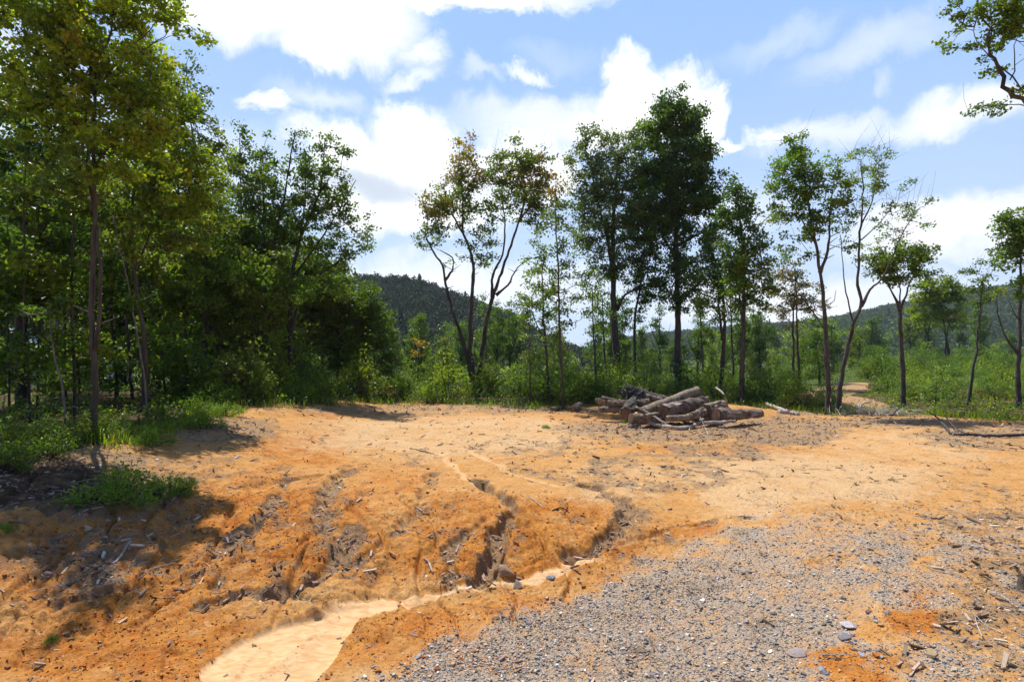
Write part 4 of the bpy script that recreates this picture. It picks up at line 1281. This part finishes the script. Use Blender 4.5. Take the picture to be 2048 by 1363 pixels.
# grass blades in tufts at the edge
n = 5200
px_ = rg.uniform(180, 2100, n)
e_ = np.interp(px_, *EDGE)
pts = []
for a, b in zip(px_[:260], (e_ + rg.uniform(-8, 5, n))[:260]):
    pts.append(ray(a, b))
pts = np.array(pts)
idx = rg.integers(0, len(pts), n)
bx, by = pts[idx, 0] + rg.normal(size=n) * .22, pts[idx, 1] + rg.normal(size=n) * .35
bz = height(bx, by)
a = rg.uniform(0, 6.28, n)
ln = rg.uniform(.12, .4, n)
sp = rg.uniform(.2, .9, n) * ln
d = np.stack([np.cos(a), np.sin(a), np.zeros(n)], 1)
sd = np.stack([-np.sin(a), np.cos(a), np.zeros(n)], 1) * .008
B = np.stack([bx, by, bz], 1)
mid = B + d * (sp * .35)[:, None] + np.array([0, 0, 1]) * (ln * .65)[:, None]
tip = B + d * sp[:, None] + np.array([0, 0, 1]) * (ln * .9)[:, None]
V = np.stack([B - sd, B + sd, mid + sd * .7, mid - sd * .7, tip], 1).reshape(-1, 3)
kk = np.arange(n)[:, None] * 5
gcol_ = palette(YELG + BRGT, n, .3, rg)
o = mesh_np('grass', V, [kk + np.array([[0, 1, 2, 3]]), kk + np.array([[3, 2, 4]])], M_LEAF, dict(lc=np.repeat(gcol_, 5, 0)))
tag(o, 'long yellow-green grass blades along the rim of the clearing', 'grass', None, 'stuff')

# gravel: jittered boxes of crushed stone
def scatter_mask(n, ymin, ymax, which, rng, thr_pow=1.0):
    D = ymin * (ymax / ymin) ** (rng.uniform(0, 1, n) ** 0.9)
    px = rng.uniform(-60, 2110, n)
    x = (px - CX) / F * D
    m = masks(x, D)[which]
    ok = rng.uniform(0, 1, n) < m ** thr_pow
    return x[ok], D[ok]


def stones(x, y, size, colr, rng, flat=.6):
    n = len(x)
    z = height(x, y)
    cube = np.array([(-1, -1, -1), (1, -1, -1), (1, 1, -1), (-1, 1, -1), (-1, -1, 1), (1, -1, 1), (1, 1, 1), (-1, 1, 1)], float)
    P = cube[None] * rng.uniform(.35, 1.0, (n, 8, 3))
    s = size[:, None, None] * .5
    P = P * s * np.stack([rng.uniform(.7, 1.3, n), rng.uniform(.7, 1.2, n), np.full(n, flat)], 1)[:, None, :]
    a = rng.uniform(0, 6.28, n)
    til = rng.normal(size=n) * .3
    ca, sa = np.cos(a)[:, None], np.sin(a)[:, None]
    X = P[..., 0] * ca - P[..., 1] * sa
    Y = P[..., 0] * sa + P[..., 1] * ca
    Z = P[..., 2] + X * til[:, None]
    V = np.stack([X + x[:, None], Y + y[:, None], Z + z[:, None] + size[:, None] * .16], -1).reshape(-1, 3)
    f = np.array([(0, 3, 2, 1), (4, 5, 6, 7), (0, 1, 5, 4), (1, 2, 6, 5), (2, 3, 7, 6), (3, 0, 4, 7)])
    k = np.arange(n)[:, None, None] * 8
    return V, (k + f[None]).reshape(-1, 4), np.repeat(colr, 8, 0)


STN = [(.24, .235, .225, 4), (.12, .12, .12, 3), (.36, .33, .30, 3), (.55, .50, .45, 1), (.40, .28, .18, 4)]
gx, gy = scatter_mask(150000, 3.9, 12, 3, rg, 1.4)
sz = np.clip(rg.lognormal(-4.38, .52, len(gx)), .006, .055)
v, f, c = stones(gx, gy, sz, palette(STN, len(gx), .3, rg), rg)
tag(mesh_np('gravel', v, [f], M_STONE, dict(lc=c)), 'grey crushed stone scattered over the buff track', 'gravel', None, 'stuff')
# clods of clay on the bank
gx, gy = scatter_mask(60000, 4.2, 14, 5, rg, 1.2)
ok_ = rg.uniform(0, 1, len(gx)) > masks(gx, gy)[2] * 1.3
gx, gy = gx[ok_], gy[ok_]
sz = np.clip(rg.lognormal(-4.5, .55, len(gx)), .005, .07)
v, f, c = stones(gx, gy, sz, palette([(.36, .12, .025, 3), (.30, .13, .05, 2), (.42, .24, .11, 1.5)], len(gx), .25, rg), rg)
tag(mesh_np('clay_clods', v, [f], M_CHIP, dict(lc=c)), 'crumbs and clods of orange clay on the eroded bank', 'clods', None, 'stuff')

# wood chips
CHP = [(.36, .26, .17, 4), (.25, .17, .11, 4), (.48, .36, .25, 3), (.15, .10, .065, 1.2), (.58, .49, .39, .5)]
gx, gy = scatter_mask(80000, 4.0, 30, 4, rg, 1.9)
gx2, gy2 = rg.uniform(-9, 9, 1300), rg.uniform(4.5, 22, 1300)
gx, gy = np.concatenate([gx, gx2]), np.concatenate([gy, gy2])
n = len(gx)
gz = height(gx, gy)
L_ = np.clip(rg.lognormal(-3.3, .6, n), .012, .22) * (1 + .02 * np.maximum(gy - 10, 0))
Wd = np.clip(L_ * rg.uniform(.1, .45, n), .005, .035) * (1 + .04 * np.maximum(gy - 10, 0))
a = rg.uniform(0, 6.28, n)
tl = rg.normal(size=n) * .32
t_ = np.stack([np.cos(a) * np.cos(tl), np.sin(a) * np.cos(tl), np.sin(tl)], 1)
b_ = np.stack([-np.sin(a), np.cos(a), rg.normal(size=n) * .35], 1)
Cc = np.stack([gx, gy, gz + .006 + np.abs(np.sin(tl)) * L_ * .45], 1)
hh = np.array([0, 0, 1.0]) * (Wd * .3)[:, None]
q = [Cc - t_ * L_[:, None] / 2 - b_ * Wd[:, None] / 2, Cc - t_ * L_[:, None] / 2 + b_ * Wd[:, None] / 2, Cc + t_ * L_[:, None] / 2 + b_ * Wd[:, None] * .35, Cc + t_ * L_[:, None] / 2 - b_ * Wd[:, None] * .35]
V = np.stack([p - hh for p in q] + [p + hh for p in q], 1).reshape(-1, 3)
fb = np.array([(0, 3, 2, 1), (4, 5, 6, 7), (0, 1, 5, 4), (1, 2, 6, 5), (2, 3, 7, 6), (3, 0, 4, 7)])
Fc = (np.arange(n)[:, None, None] * 8 + fb[None]).reshape(-1, 4)
tag(mesh_np('wood_chips', V, [Fc], M_CHIP, dict(lc=np.repeat(palette(CHP, n, .3, rg), 8, 0))), 'shredded wood and bark litter strewn over the clay', 'wood litter', None, 'stuff')

# fine twigs
paths = []
gx, gy = scatter_mask(2600, 4.2, 26, 4, rg, 1.0)
gz = height(gx, gy)
for x_, y_, z_ in zip(gx, gy, gz):
    L1 = rg.uniform(.1, .5)
    a = rg.uniform(0, 6.28)
    d1 = np.array([math.cos(a), math.sin(a), 0])
    p0 = np.array([x_, y_, z_ + .012])
    paths.append((np.array([p0 - d1 * L1 / 2 + rg.normal(size=3) * .01, p0 + rg.normal(size=3) * .012, p0 + d1 * L1 / 2 + (0, 0, rg.uniform(0, .05))]), np.array([.006, .005, .002])))
v, f = tubes(paths, 4, cap=False)
tag(mesh_np('twig_litter', v, f, M_DEAD), 'thin dry twigs strewn among the wood chips', 'twigs', None, 'stuff')


# ------------------------------------------------------------------ logs and dead wood
def log(label, p0, p1, r0, r1, shag=0.0, bark=None, group=None, bend=0.0, sides=18, name='log', bevel=0.0):
    """p = (px, py, D); bark tube with a cut disc at each end"""
    A, B = at(*p0), at(*p1)
    n = 16
    t = np.linspace(0, 1, n)[:, None]
    P = A + (B - A) * t + np.array([0, 0, bend]) * np.sin(np.pi * t) + RNG.normal(size=(n, 3)) * .008
    r0, r1 = r0 * .9, r1 * .9
    R = (r0 + (r1 - r0) * t[:, 0]) * (1 + .03 * RNG.normal(size=n))
    g = height(P[:, 0], P[:, 1])
    lift = max(0, float(np.max(g + R * .8 - P[:, 2]))) if True else 0
    P[:, 2] += min(lift, .25)
    org = P.mean(0)
    root = empty(name, (org[0], org[1], org[2] - max(r0, r1)))
    o_ = np.array(root.location)
    V, Fs = tubes([(P, R)], sides, .035 + shag * .10, cap=False)
    mesh_np('bark', V - o_, Fs, bark or M_LOG, smooth=shag < .5, parent=root)
    T = (B - A) / np.linalg.norm(B - A)
    U = np.cross(T, (0, 0, 1.0))
    U /= np.linalg.norm(U)
    Wv = np.cross(T, U)
    for end, (c, r, s) in enumerate([(P[0], R[0], -1), (P[-1], R[-1], 1)]):
        an = np.linspace(0, 2 * np.pi, sides, endpoint=False)
        rings = [c[None] + s * T * .004]
        for f_ in (.35, .7, .97):
            rings.append(c + r * f_ * (np.cos(an)[:, None] * U + np.sin(an)[:, None] * Wv) + s * T * (.012 - .010 * f_))
        V = np.concatenate(rings)
        Ft = np.stack([np.zeros(sides, int), 1 + np.arange(sides), 1 + (np.arange(sides) + 1) % sides], 1)
        Fq = []
        for k in range(2):
            b0 = 1 + k * sides
            j = np.arange(sides)
            j2 = (j + 1) % sides
            Fq.append(np.stack([b0 + j, b0 + sides + j, b0 + sides + j2, b0 + j2], 1))
        mesh_np('cut_end', V - o_, [Ft, np.concatenate(Fq)], M_CUT, parent=root)
    tag(root, label, 'log', group)
    return root


G = None
log('long smooth log lying slanted on top of the pile, its right end raised highest', (1283, 824, 19.6), (1394, 781, 21.6), .19, .19, .1, M_LOGT)
log('thick shaggy-barked log under the long slanted top log', (1326, 824, 19.4), (1408, 801, 21.6), .27, .24, .9, M_LOGD)
log('thick log at the right end of the pile pointing right', (1430, 829, 19.2), (1522, 827, 20.2), .26, .15, .5, M_LOGD)
log('short thick log with dark cut end, just left of the rightmost thick log', (1410, 822, 19.8), (1445, 812, 21.8), .26, .24, .7)
log('short pale split chunk in the middle front of the pile', (1408, 822, 19.6), (1365, 840, 19.3), .16, .12, 1.0, M_LOGT)
log('small pale round log at the front middle of the pile', (1333, 837, 18.8), (1384, 832, 19.0), .105, .10)
log('thick log at the front left of the pile with brown cut face', (1262, 836, 19.1), (1318, 840, 19.5), .20, .15, .3)
log('reddish brown log leaning at the left of the pile', (1252, 826, 19.6), (1270, 800, 21.4), .24, .22, .8, M_BARKR)
log('rounded grey log resting on the ground at the left end of the pile', (1197, 819, 21.2), (1240, 818, 21.2), .13, .12)
log('dark knobbly log above the rounded grey log at the left end', (1193, 801, 22.4), (1245, 804, 21.8), .14, .12, .8)
log('weathered grey log stretching between the left end and the long top log', (1215, 806, 21.2), (1300, 803, 21.0), .11, .12, .5)
log('dark log at the back of the pile sloping down to the right', (1262, 780, 22.8), (1345, 806, 22.4), .22, .17, .4, M_BARK)
log('short pale log poking out before the dark back log', (1290, 791, 21.6), (1322, 800, 21.4), .12, .10)
log('brown block of trunk standing in the back left of the pile', (1275, 815, 22.0), (1281, 786, 22.2), .30, .27, .5, M_BARKR)
log('brown log hidden low in the middle of the pile', (1300, 830, 20.5), (1400, 832, 20.8), .22, .20, .4)
log('dark log low at the back left of the pile', (1225, 816, 22.4), (1290, 812, 22.0), .22, .2, .5, M_BARK)
log('dark log filling the pile behind the shaggy one', (1340, 815, 22.2), (1420, 822, 21.6), .24, .2, .5, M_BARK)
log('thin tan log crossing the front left of the pile behind the bleached stick', (1290, 832, 18.9), (1340, 822, 20.2), .09, .07, .2, M_LOGT)
log('thin brown log wedged between the shaggy log and the rightmost log', (1385, 828, 19.2), (1440, 803, 21.0), .08, .07, .2)
log('thin pale log lying low in front of the rightmost thick log', (1408, 845, 18.6), (1470, 842, 18.9), .06, .05, .2, M_DEAD)
log('slender grey log slanting down at the back of the pile to the right', (1318, 792, 22.6), (1378, 806, 22.8), .09, .07, .2)
log('thin reddish log poking left out of the pile above the rounded grey log', (1205, 794, 22.0), (1268, 812, 20.8), .08, .07, .3, M_BARKR)
log('short round of log lying alone on the bare ground left of the pile', (1146, 818, 24.2), (1160, 808, 25.2), .16, .14)
log('small dark log lying alone at the far left before the slim orange tipped tree', (1104, 822, 24.2), (1118, 822, 24.8), .09, .09, .4)


def branch(label, pts, D, r0, r1, forks=(), bark=None, cat='branch', name='dead_branch', ground_fit=True, group=None):
    """pts: pixels; each point rests on the ground unless it has its own height (px, py, z)"""
    paths = []
    all0 = None
    for ps, a, b in [(pts, r0, r1)] + list(forks):
        q = []
        for p in ps:
            if len(p) == 2:
                x_, y_ = ray(*p)
                q.append((x_, y_, height(x_, y_)[0] + a * .8))
            else:
                x_, y_ = ray(p[0], p[1])
                q.append((x_, y_, height(x_, y_)[0] + p[2]))
        P = smooth_path(np.array(q), .12)
        P[1:-1] += RNG.normal(size=(len(P) - 2, 3)) * a * .2
        paths.append((P, a + (b - a) * np.linspace(0, 1, len(P))))
        if all0 is None:
            all0 = P.mean(0)
    V, Fs = tubes(paths, 8, .08)
    root = mesh_np(name, V - all0, Fs, bark or M_DEAD, smooth=True)
    root.location = [float(t) for t in all0]
    tag(root, label, cat, group)
    return root


branch('wavy bleached branch lying along the front foot of the log pile', [(1258, 856, .05), (1285, 853, .16), (1320, 856, .13), (1345, 859, .07), (1375, 858, .08), (1395, 853, .14), (1410, 848, .3)], 19, .06, .065)
branch('straight bleached stick leaning over the front left log', [(1272, 853, .68), (1290, 853, .55), (1320, 856, .3), (1342, 858, .1)], 18, .04, .025)
branch('white splintered stick at the front right of the log pile', [(1425, 845), (1440, 852), (1448, 857)], 19, .03, .01)
branch('pale stick propped behind the right end of the log pile', [(1432, 815, .9), (1445, 815, .6), (1455, 815, .25)], 22, .035, .03)
branch('fallen pale limb on the mulch heap right of the log pile', [(1532, 812, .15), (1555, 818, .12), (1575, 824, .06)], 22, .06, .08, [([(1560, 824, .05), (1580, 826, .05), (1598, 828, .05)], .13, .09)])
branch('long dark forked dead branch lying on the clearing at the right edge', [(2100, 882, .12), (2040, 877, .10), (1990, 877, .05), (1935, 873), (1905, 874), (1895, 866, .1), (1875, 850, .2), (1850, 838, .35), (1820, 833, .5), (1780, 832, .4)], 18, .05, .014,
       [([(1935, 873), (1910, 866, .15), (1890, 850, .25)], .028, .012), ([(1800, 833, .42), (1785, 845, .25), (1768, 858, .03)], .02, .008)], M_BARK)
branch('bleached stick lying on the shaded left bank', [(225, 1128), (240, 1110, .05), (262, 1084, .06)], 8, .018, .010)
branch('brown stick with a knot lying on the left bank', [(135, 1116), (165, 1119), (205, 1121)], 8, .02, .024, (), M_LOG)
branch('pale short stick on the left bank below the weed clump', [(60, 1070), (62, 1085), (58, 1090, .1)], 8, .014, .01)
branch('small curved pale stick on the clay right of the weed clump', [(457, 976), (470, 979, .03), (485, 977)], 9, .014, .008)
branch('thin brown stick on the orange mound', [(1105, 1018), (1120, 1016, .02), (1135, 1014)], 8, .014, .008, (), M_BARK)
branch('thin pale stick on the clay above the orange mound', [(1058, 990), (1072, 1000), (1086, 1012)], 9, .01, .006)
branch('forked stick in the debris filled rill', [(848, 1112), (856, 1130, .04), (866, 1150)], 7, .014, .01, [([(852, 1150), (856, 1160)], .012, .008)])
branch('dark stick above the rills in the middle of the clay', [(820, 896), (845, 902), (868, 908)], 14, .02, .01, (), M_BARK)
branch('brown splinter on the lower clay beside the gravel', [(1300, 1285), (1305, 1300), (1308, 1312)], 5, .012, .007, (), M_CUT)
branch('brown stick end at the bottom edge of the gravel', [(1465, 1358), (1485, 1356), (1505, 1357)], 5, .014, .016, (), M_CUT)
branch('short dry bark stick among the stones at the lower right', [(1702, 1288), (1716, 1290), (1731, 1292)], 5, .013, .012, (), M_LOG)
branch('leaning twig standing upright before the log pile', [(1416, 872), (1409, 864, .2), (1400, 860, .42)], 17, .012, .006)
branch('dead twisted branch on the brush heap by the dirt path', [(1715, 822), (1725, 818, .25), (1742, 816, .3)], 23, .05, .03, [([(1720, 824), (1717, 818, .3)], .035, .02)])
branch('grey branch lying before the shrubs at the right', [(1960, 833), (1975, 828, .15), (1990, 824, .3)], 22, .03, .015)
branch('dark crooked stick before the umbrella-shaped tree', [(1890, 829), (1900, 822, .2), (1925, 824, .15)], 23, .02, .012, (), M_BARK)

# brush heap: many twigs, one thing
x0, y0 = ray(1755, 827)
paths = []
for _ in range(60):
    e_ = np.array([x0 + rg.uniform(-1.9, 1.9), y0 + rg.normal() * .3, 0])
    e_[2] = height(e_[0], e_[1])[0] + .04
    c_ = np.array([x0 + rg.normal() * .2, y0, height(x0, y0)[0] + .12])
    paths.append((np.array([c_, (c_ + e_) / 2 + rg.normal(size=3) * .06, e_]), np.array([.016, .014, .007])))
for _ in range(170):
    p = np.array([x0 + rg.normal() * .75, y0 + rg.normal() * .35, 0])
    p[2] = height(p[0], p[1])[0] + abs(rg.normal()) * .12 + .03
    a, e = rg.uniform(0, 6.28), rg.uniform(-.1, .7)
    d = np.array([math.cos(a) * math.cos(e), math.sin(a) * math.cos(e), math.sin(e)]) * rg.uniform(.2, .6)
    paths.append((np.array([p - d * .4, p, p + d * .6 + rg.normal(size=3) * .03]), np.array([.018, .015, .006]) * rg.uniform(.5, 1.5)))
v, f = tubes(paths, 5)
c0 = np.array([x0, y0, height(x0, y0)[0]])
o = mesh_np('brush_heap', v - c0, f, M_DEAD)
o.location = [float(t) for t in c0]
tag(o, 'low heap of grey tangled twigs between the dirt path and the umbrella-shaped tree', 'brush heap')


def stump(label, px, py, r, h, D=None, lean=(0, 0), bark=None, roots=7, name='stump', z0=0.0):
    x_, y_ = ray(px, py)
    z_ = height(x_, y_)[0] + z0
    n, s = 8, 26
    t = np.linspace(0, 1, n)
    an = np.linspace(0, 2 * np.pi, s, endpoint=False)
    fl = 1 + .45 * (1 - t[:, None]) ** 2 * (1 + .5 * np.cos(roots * an)[None]) + .05 * RNG.normal(size=(n, s))
    X = (r * fl) * np.cos(an)[None] + lean[0] * t[:, None]
    Y = (r * fl) * np.sin(an)[None] + lean[1] * t[:, None]
    Z = np.repeat((t * h - .08)[:, None], s, 1)
    Z[-1] += RNG.normal(size=s) * .012
    V = np.stack([X, Y, Z], -1).reshape(-1, 3)
    i = np.arange(n - 1)[:, None] * s
    j = np.arange(s)[None]
    j2 = (j + 1) % s
    q = np.stack([i + j, i + j2, i + s + j2, i + s + j], -1).reshape(-1, 4)
    root = empty(name, (x_, y_, z_))
    mesh_np('bark', V, [q], bark or M_LOG, smooth=True, parent=root)
    top = V[-s:]
    c = top.mean(0)
    V2 = np.concatenate([c[None], top * .97 + c * .03 + (0, 0, .006)])
    Ft = np.stack([np.zeros(s, int), 1 + np.arange(s), 1 + (np.arange(s) + 1) % s], 1)
    mesh_np('cut_face', V2, [Ft], M_CUT, parent=root)
    tag(root, label, 'stump')
    return root


stump('cut stump with a dark shadow at the right edge of the foreground', 2062, 1172, .10, .24, lean=(.02, .03), bark=M_BARKR)
# root wad on the back left of the pile
c0 = at(1258, 790, 22.4)
paths = []
for _ in range(46):
    d = rg.normal(size=3)
    d /= np.linalg.norm(d)
    d *= rg.uniform(.25, .55)
    paths.append((np.array([c0 * 0, d * .5 + rg.normal(size=3) * .04, d + rg.normal(size=3) * .08]), np.array([.12, .07, .02])))
v, f = tubes(paths, 6, .1)
o = mesh_np('root_wad', v, f, M_BARKR, smooth=True)
o.location = [float(t) for t in c0]
tag(o, 'reddish torn root wad on top of the back left of the log pile', 'root wad')


# ------------------------------------------------------------------ loose rocks
def rock(label, px, py, w, h, flat=.4, colr=(.33, .30, .29), rz=0.0, name='rock', seed=0):
    import bmesh
    rng = np.random.default_rng(seed + int(px))
    x_, y_ = ray(px, py)
    k = y_ / F
    bm = bmesh.new()
    bmesh.ops.create_icosphere(bm, subdivisions=2, radius=1)
    me = bpy.data.meshes.new(name)
    planes = rng.normal(size=(9, 3))
    planes /= np.linalg.norm(planes, axis=1)[:, None]
    for v in bm.verts:
        p = np.array(v.co)
        for pn in planes:
            dd = p @ pn - .5
            if dd > 0:
                p -= pn * dd
        p += rng.normal(size=3) * .02
        v.co = (p[0] * w * k * .55, p[1] * h * k * 1.6, p[2] * w * k * .5 * flat)
    bm.to_mesh(me)
    bm.free()
    a = me.attributes.new('lc', 'FLOAT_COLOR', 'POINT')
    a.data.foreach_set('color', np.tile(np.array(list(colr) + [1], np.float32), len(me.vertices)))
    me.materials.append(M_STONE)
    o = bpy.data.objects.new(name, me)
    COL.objects.link(o)
    o.location = (x_, y_, float(height(x_, y_)[0]) + w * k * .1)
    o.rotation_euler = (0, 0, rz)
    tag(o, label, 'rock')


rock('flat pale slab of rock with a wedge shape in the lower right foreground', 1697, 1242, 40, 12, .3, (.42, .38, .38), -.3)
rock('darker grey rock touching the pale slab from below', 1686, 1264, 28, 12, .6, (.22, .20, .20), .3)
rock('small greenish grey rock right of the pale slab', 1752, 1232, 13, 6, .5, (.40, .40, .36))
rock('brown-grey rock at the bend of the orange streak', 1775, 1215, 18, 9, .6, (.20, .16, .14))
rock('white-topped stone lying on the gravel', 1406, 1194, 13, 7, .6, (.62, .60, .56))
rock('dark stone lying on the middle of the gravel', 1546, 1217, 14, 6, .6, (.10, .10, .11))
rock('grey rounded stone at the gravel edge near the sand', 838, 1327, 14, 10, .8, (.26, .26, .28))
rock('grey stone at the bottom right of the orange streak', 1645, 1330, 20, 9, .7, (.24, .22, .23))
rock('flat mauve rock at the bottom of the gravel', 1590, 1295, 40, 13, .35, (.28, .22, .20))
rock('pale small stone before the isolated weed clump', 314, 925, 12, 7, .6, (.55, .50, .42))
rock('blue-grey stone lying right of the dry bark stick', 1722, 1299, 13, 6, .6, (.30, .30, .34))
rock('brown rock in the litter above the right foreground', 1918, 1054, 12, 7, .7, (.20, .13, .09))
rock('dark debris lump at the mouth of the deep rill', 1035, 1165, 26, 9, .7, (.14, .10, .07))
rock('clay-coated debris lump below the orange mound', 1010, 1142, 50, 14, .6, (.27, .17, .10))
rock('blue-grey stone beside the sand thread right of the mound', 1103, 1156, 22, 7, .6, (.22, .20, .22))


# ------------------------------------------------------------------ house glimpsed in the forest
def house():
    D_ = 46
    c = at(104, 700, D_)
    x_, y_ = c[0], c[1]
    z_ = height(x_, y_)[0]
    root = empty('house', (x_, y_, z_))
    m, t, out = new_mat('metal_roof')
    p = t.new('ShaderNodeBsdfPrincipled')
    wv = t.new('ShaderNodeTexWave')
    wv.inputs['Scale'].default_value = 2.2
    tcn = t.new('ShaderNodeTexCoord').outputs['Object']
    t.put(wv.inputs['Vector'], tcn)
    t.l.new(t.mix(wv.outputs['Fac'], (.42, .55, .50), (.52, .63, .58)), p.inputs['Base Color'])
    p.inputs['Roughness'].default_value = .4
    t.l.new(p.outputs[0], out.inputs[0])
    m2, t2, out2 = new_mat('siding')
    p2 = t2.new('ShaderNodeBsdfPrincipled')
    t2.l.new(t2.mix(t2.noise(t2.new('ShaderNodeTexCoord').outputs['Object'], 3), (.5, .5, .46), (.6, .6, .56)), p2.inputs['Base Color'])
    t2.l.new(p2.outputs[0], out2.inputs[0])
    w, d, h, rh = 4.5, 3.2, 2.6, 1.8
    V = np.array([(-w, -d, -.3), (w, -d, -.3), (w, d, -.3), (-w, d, -.3), (-w, -d, h), (w, -d, h), (w, d, h), (-w, d, h), (-w, 0, h + rh - .12), (w, 0, h + rh - .12)])
    mesh_np('wall', V, [np.array([(0, 1, 5, 4), (1, 2, 6, 5), (2, 3, 7, 6), (3, 0, 4, 7)]), np.array([(5, 6, 9), (7, 4, 8)])], m2, parent=root)
    e = .35
    q = [(-w - e, -d - e, h - .2), (w + e, -d - e, h - .2), (w + e, 0, h + rh), (-w - e, 0, h + rh), (w + e, d + e, h - .2), (-w - e, d + e, h - .2)]
    V = np.array(q + [(a, b, c_ - .08) for a, b, c_ in q])
    mesh_np('roof', V, [np.array([(0, 1, 2, 3), (3, 2, 4, 5), (9, 8, 7, 6), (11, 10, 8, 9), (0, 6, 7, 1), (5, 4, 10, 11), (1, 7, 8, 2), (2, 8, 10, 4), (0, 3, 9, 6), (3, 5, 11, 9)])], m, parent=root)
    tag(root, 'small house with pale green metal roof glimpsed through the left forest', 'house')


house()


# ------------------------------------------------------------------ wooded hills, one mass each
def hill_forest(name, label, n, y0, y1, pxa, pxb, csize, nq, qs, pal, seed, keepf):
    rng = np.random.default_rng(seed)
    D = rng.uniform(y0, y1, n)
    px = rng.uniform(pxa, pxb, n)
    x = (px - CX) / F * D
    z = coarse(x, D)
    ok = keepf(x, D, z, px)
    x, D, z = x[ok], D[ok], z[ok]
    n = len(x)
    cs = csize * rng.uniform(.65, 1.25, n)
    con = rng.uniform(size=n) < .012
    base = palette(pal, n, .3, rng)
    d = rng.normal(size=(n, nq, 3))
    d /= np.linalg.norm(d, axis=2)[..., None]
    d[..., 2] = np.abs(d[..., 2]) * 1.0 - .25
    rad = rng.uniform(.75, 1.05, (n, nq, 1)) * (1 + .2 * np.sin(d[..., :1] * 5 + rng.uniform(0, 6, (n, 1, 1))))
    P = d * rad * (cs[:, None, None] * np.array([.5, .5, .62]))
    tz = rng.uniform(0, 1, (n, nq))
    cone = np.stack([d[..., 0] * (1 - tz) * .32, d[..., 1] * (1 - tz) * .32, tz * 1.1 - .3], -1) * cs[:, None, None]
    P = np.where(con[:, None, None], cone, P)
    P = P + np.stack([x, D, z + cs * .25], 1)[:, None, :]
    colr = np.repeat(np.where(con[:, None], base * .6, base), nq, 0) * rng.uniform(.75, 1.25, (n * nq, 1))
    lv = leaves(P.reshape(-1, 3), qs, colr, .5, .8, rng)
    tag(mesh_np(name, lv[0], [lv[1]], M_FAR, dict(lc=lv[2])), label, 'forest', None, 'stuff')


HILLG = [(.030, .060, .018, 4), (.022, .045, .016, 3), (.045, .075, .020, 2)]
HILLB = [(.068, .125, .034, 4), (.052, .100, .030, 3), (.095, .150, .036, 2)]
hill_forest('hill_forest', 'dark wooded hill rising behind the middle trees', 3000, 165, 372, 480, 1330, 9.5, 190, 1.25, HILLG, 11,
            lambda x, y, z, px: (z > -6) & (px < 1320))
hill_forest('far_hill_forest', 'lighter green wooded hill far away at the right', 5200, 300, 735, 1130, 2250, 10, 80, 2.1, HILLB, 12,
            lambda x, y, z, px: (z > -4))


# ------------------------------------------------------------------ air
def haze():
    m, t, out = new_mat('haze')
    v = t.new('ShaderNodeVolumePrincipled')
    v.inputs['Color'].default_value = (.80, .88, 1.0, 1)
    v.inputs['Density'].default_value = 0.00018
    v.inputs['Anisotropy'].default_value = 0.2
    t.l.new(v.outputs[0], out.inputs['Volume'])
    a, z0, z1 = 1700.0, -25.0, 160.0
    V = np.array([(-a, -a, z0), (a, -a, z0), (a, a, z0), (-a, a, z0), (-a, -a, z1), (a, -a, z1), (a, a, z1), (-a, a, z1)])
    tag(mesh_np('haze', V, [np.array([(0, 3, 2, 1), (4, 5, 6, 7), (0, 1, 5, 4), (1, 2, 6, 5), (2, 3, 7, 6), (3, 0, 4, 7)])], m), 'thin blue summer air between the clearing and the hills', None, None, 'stuff')


haze()
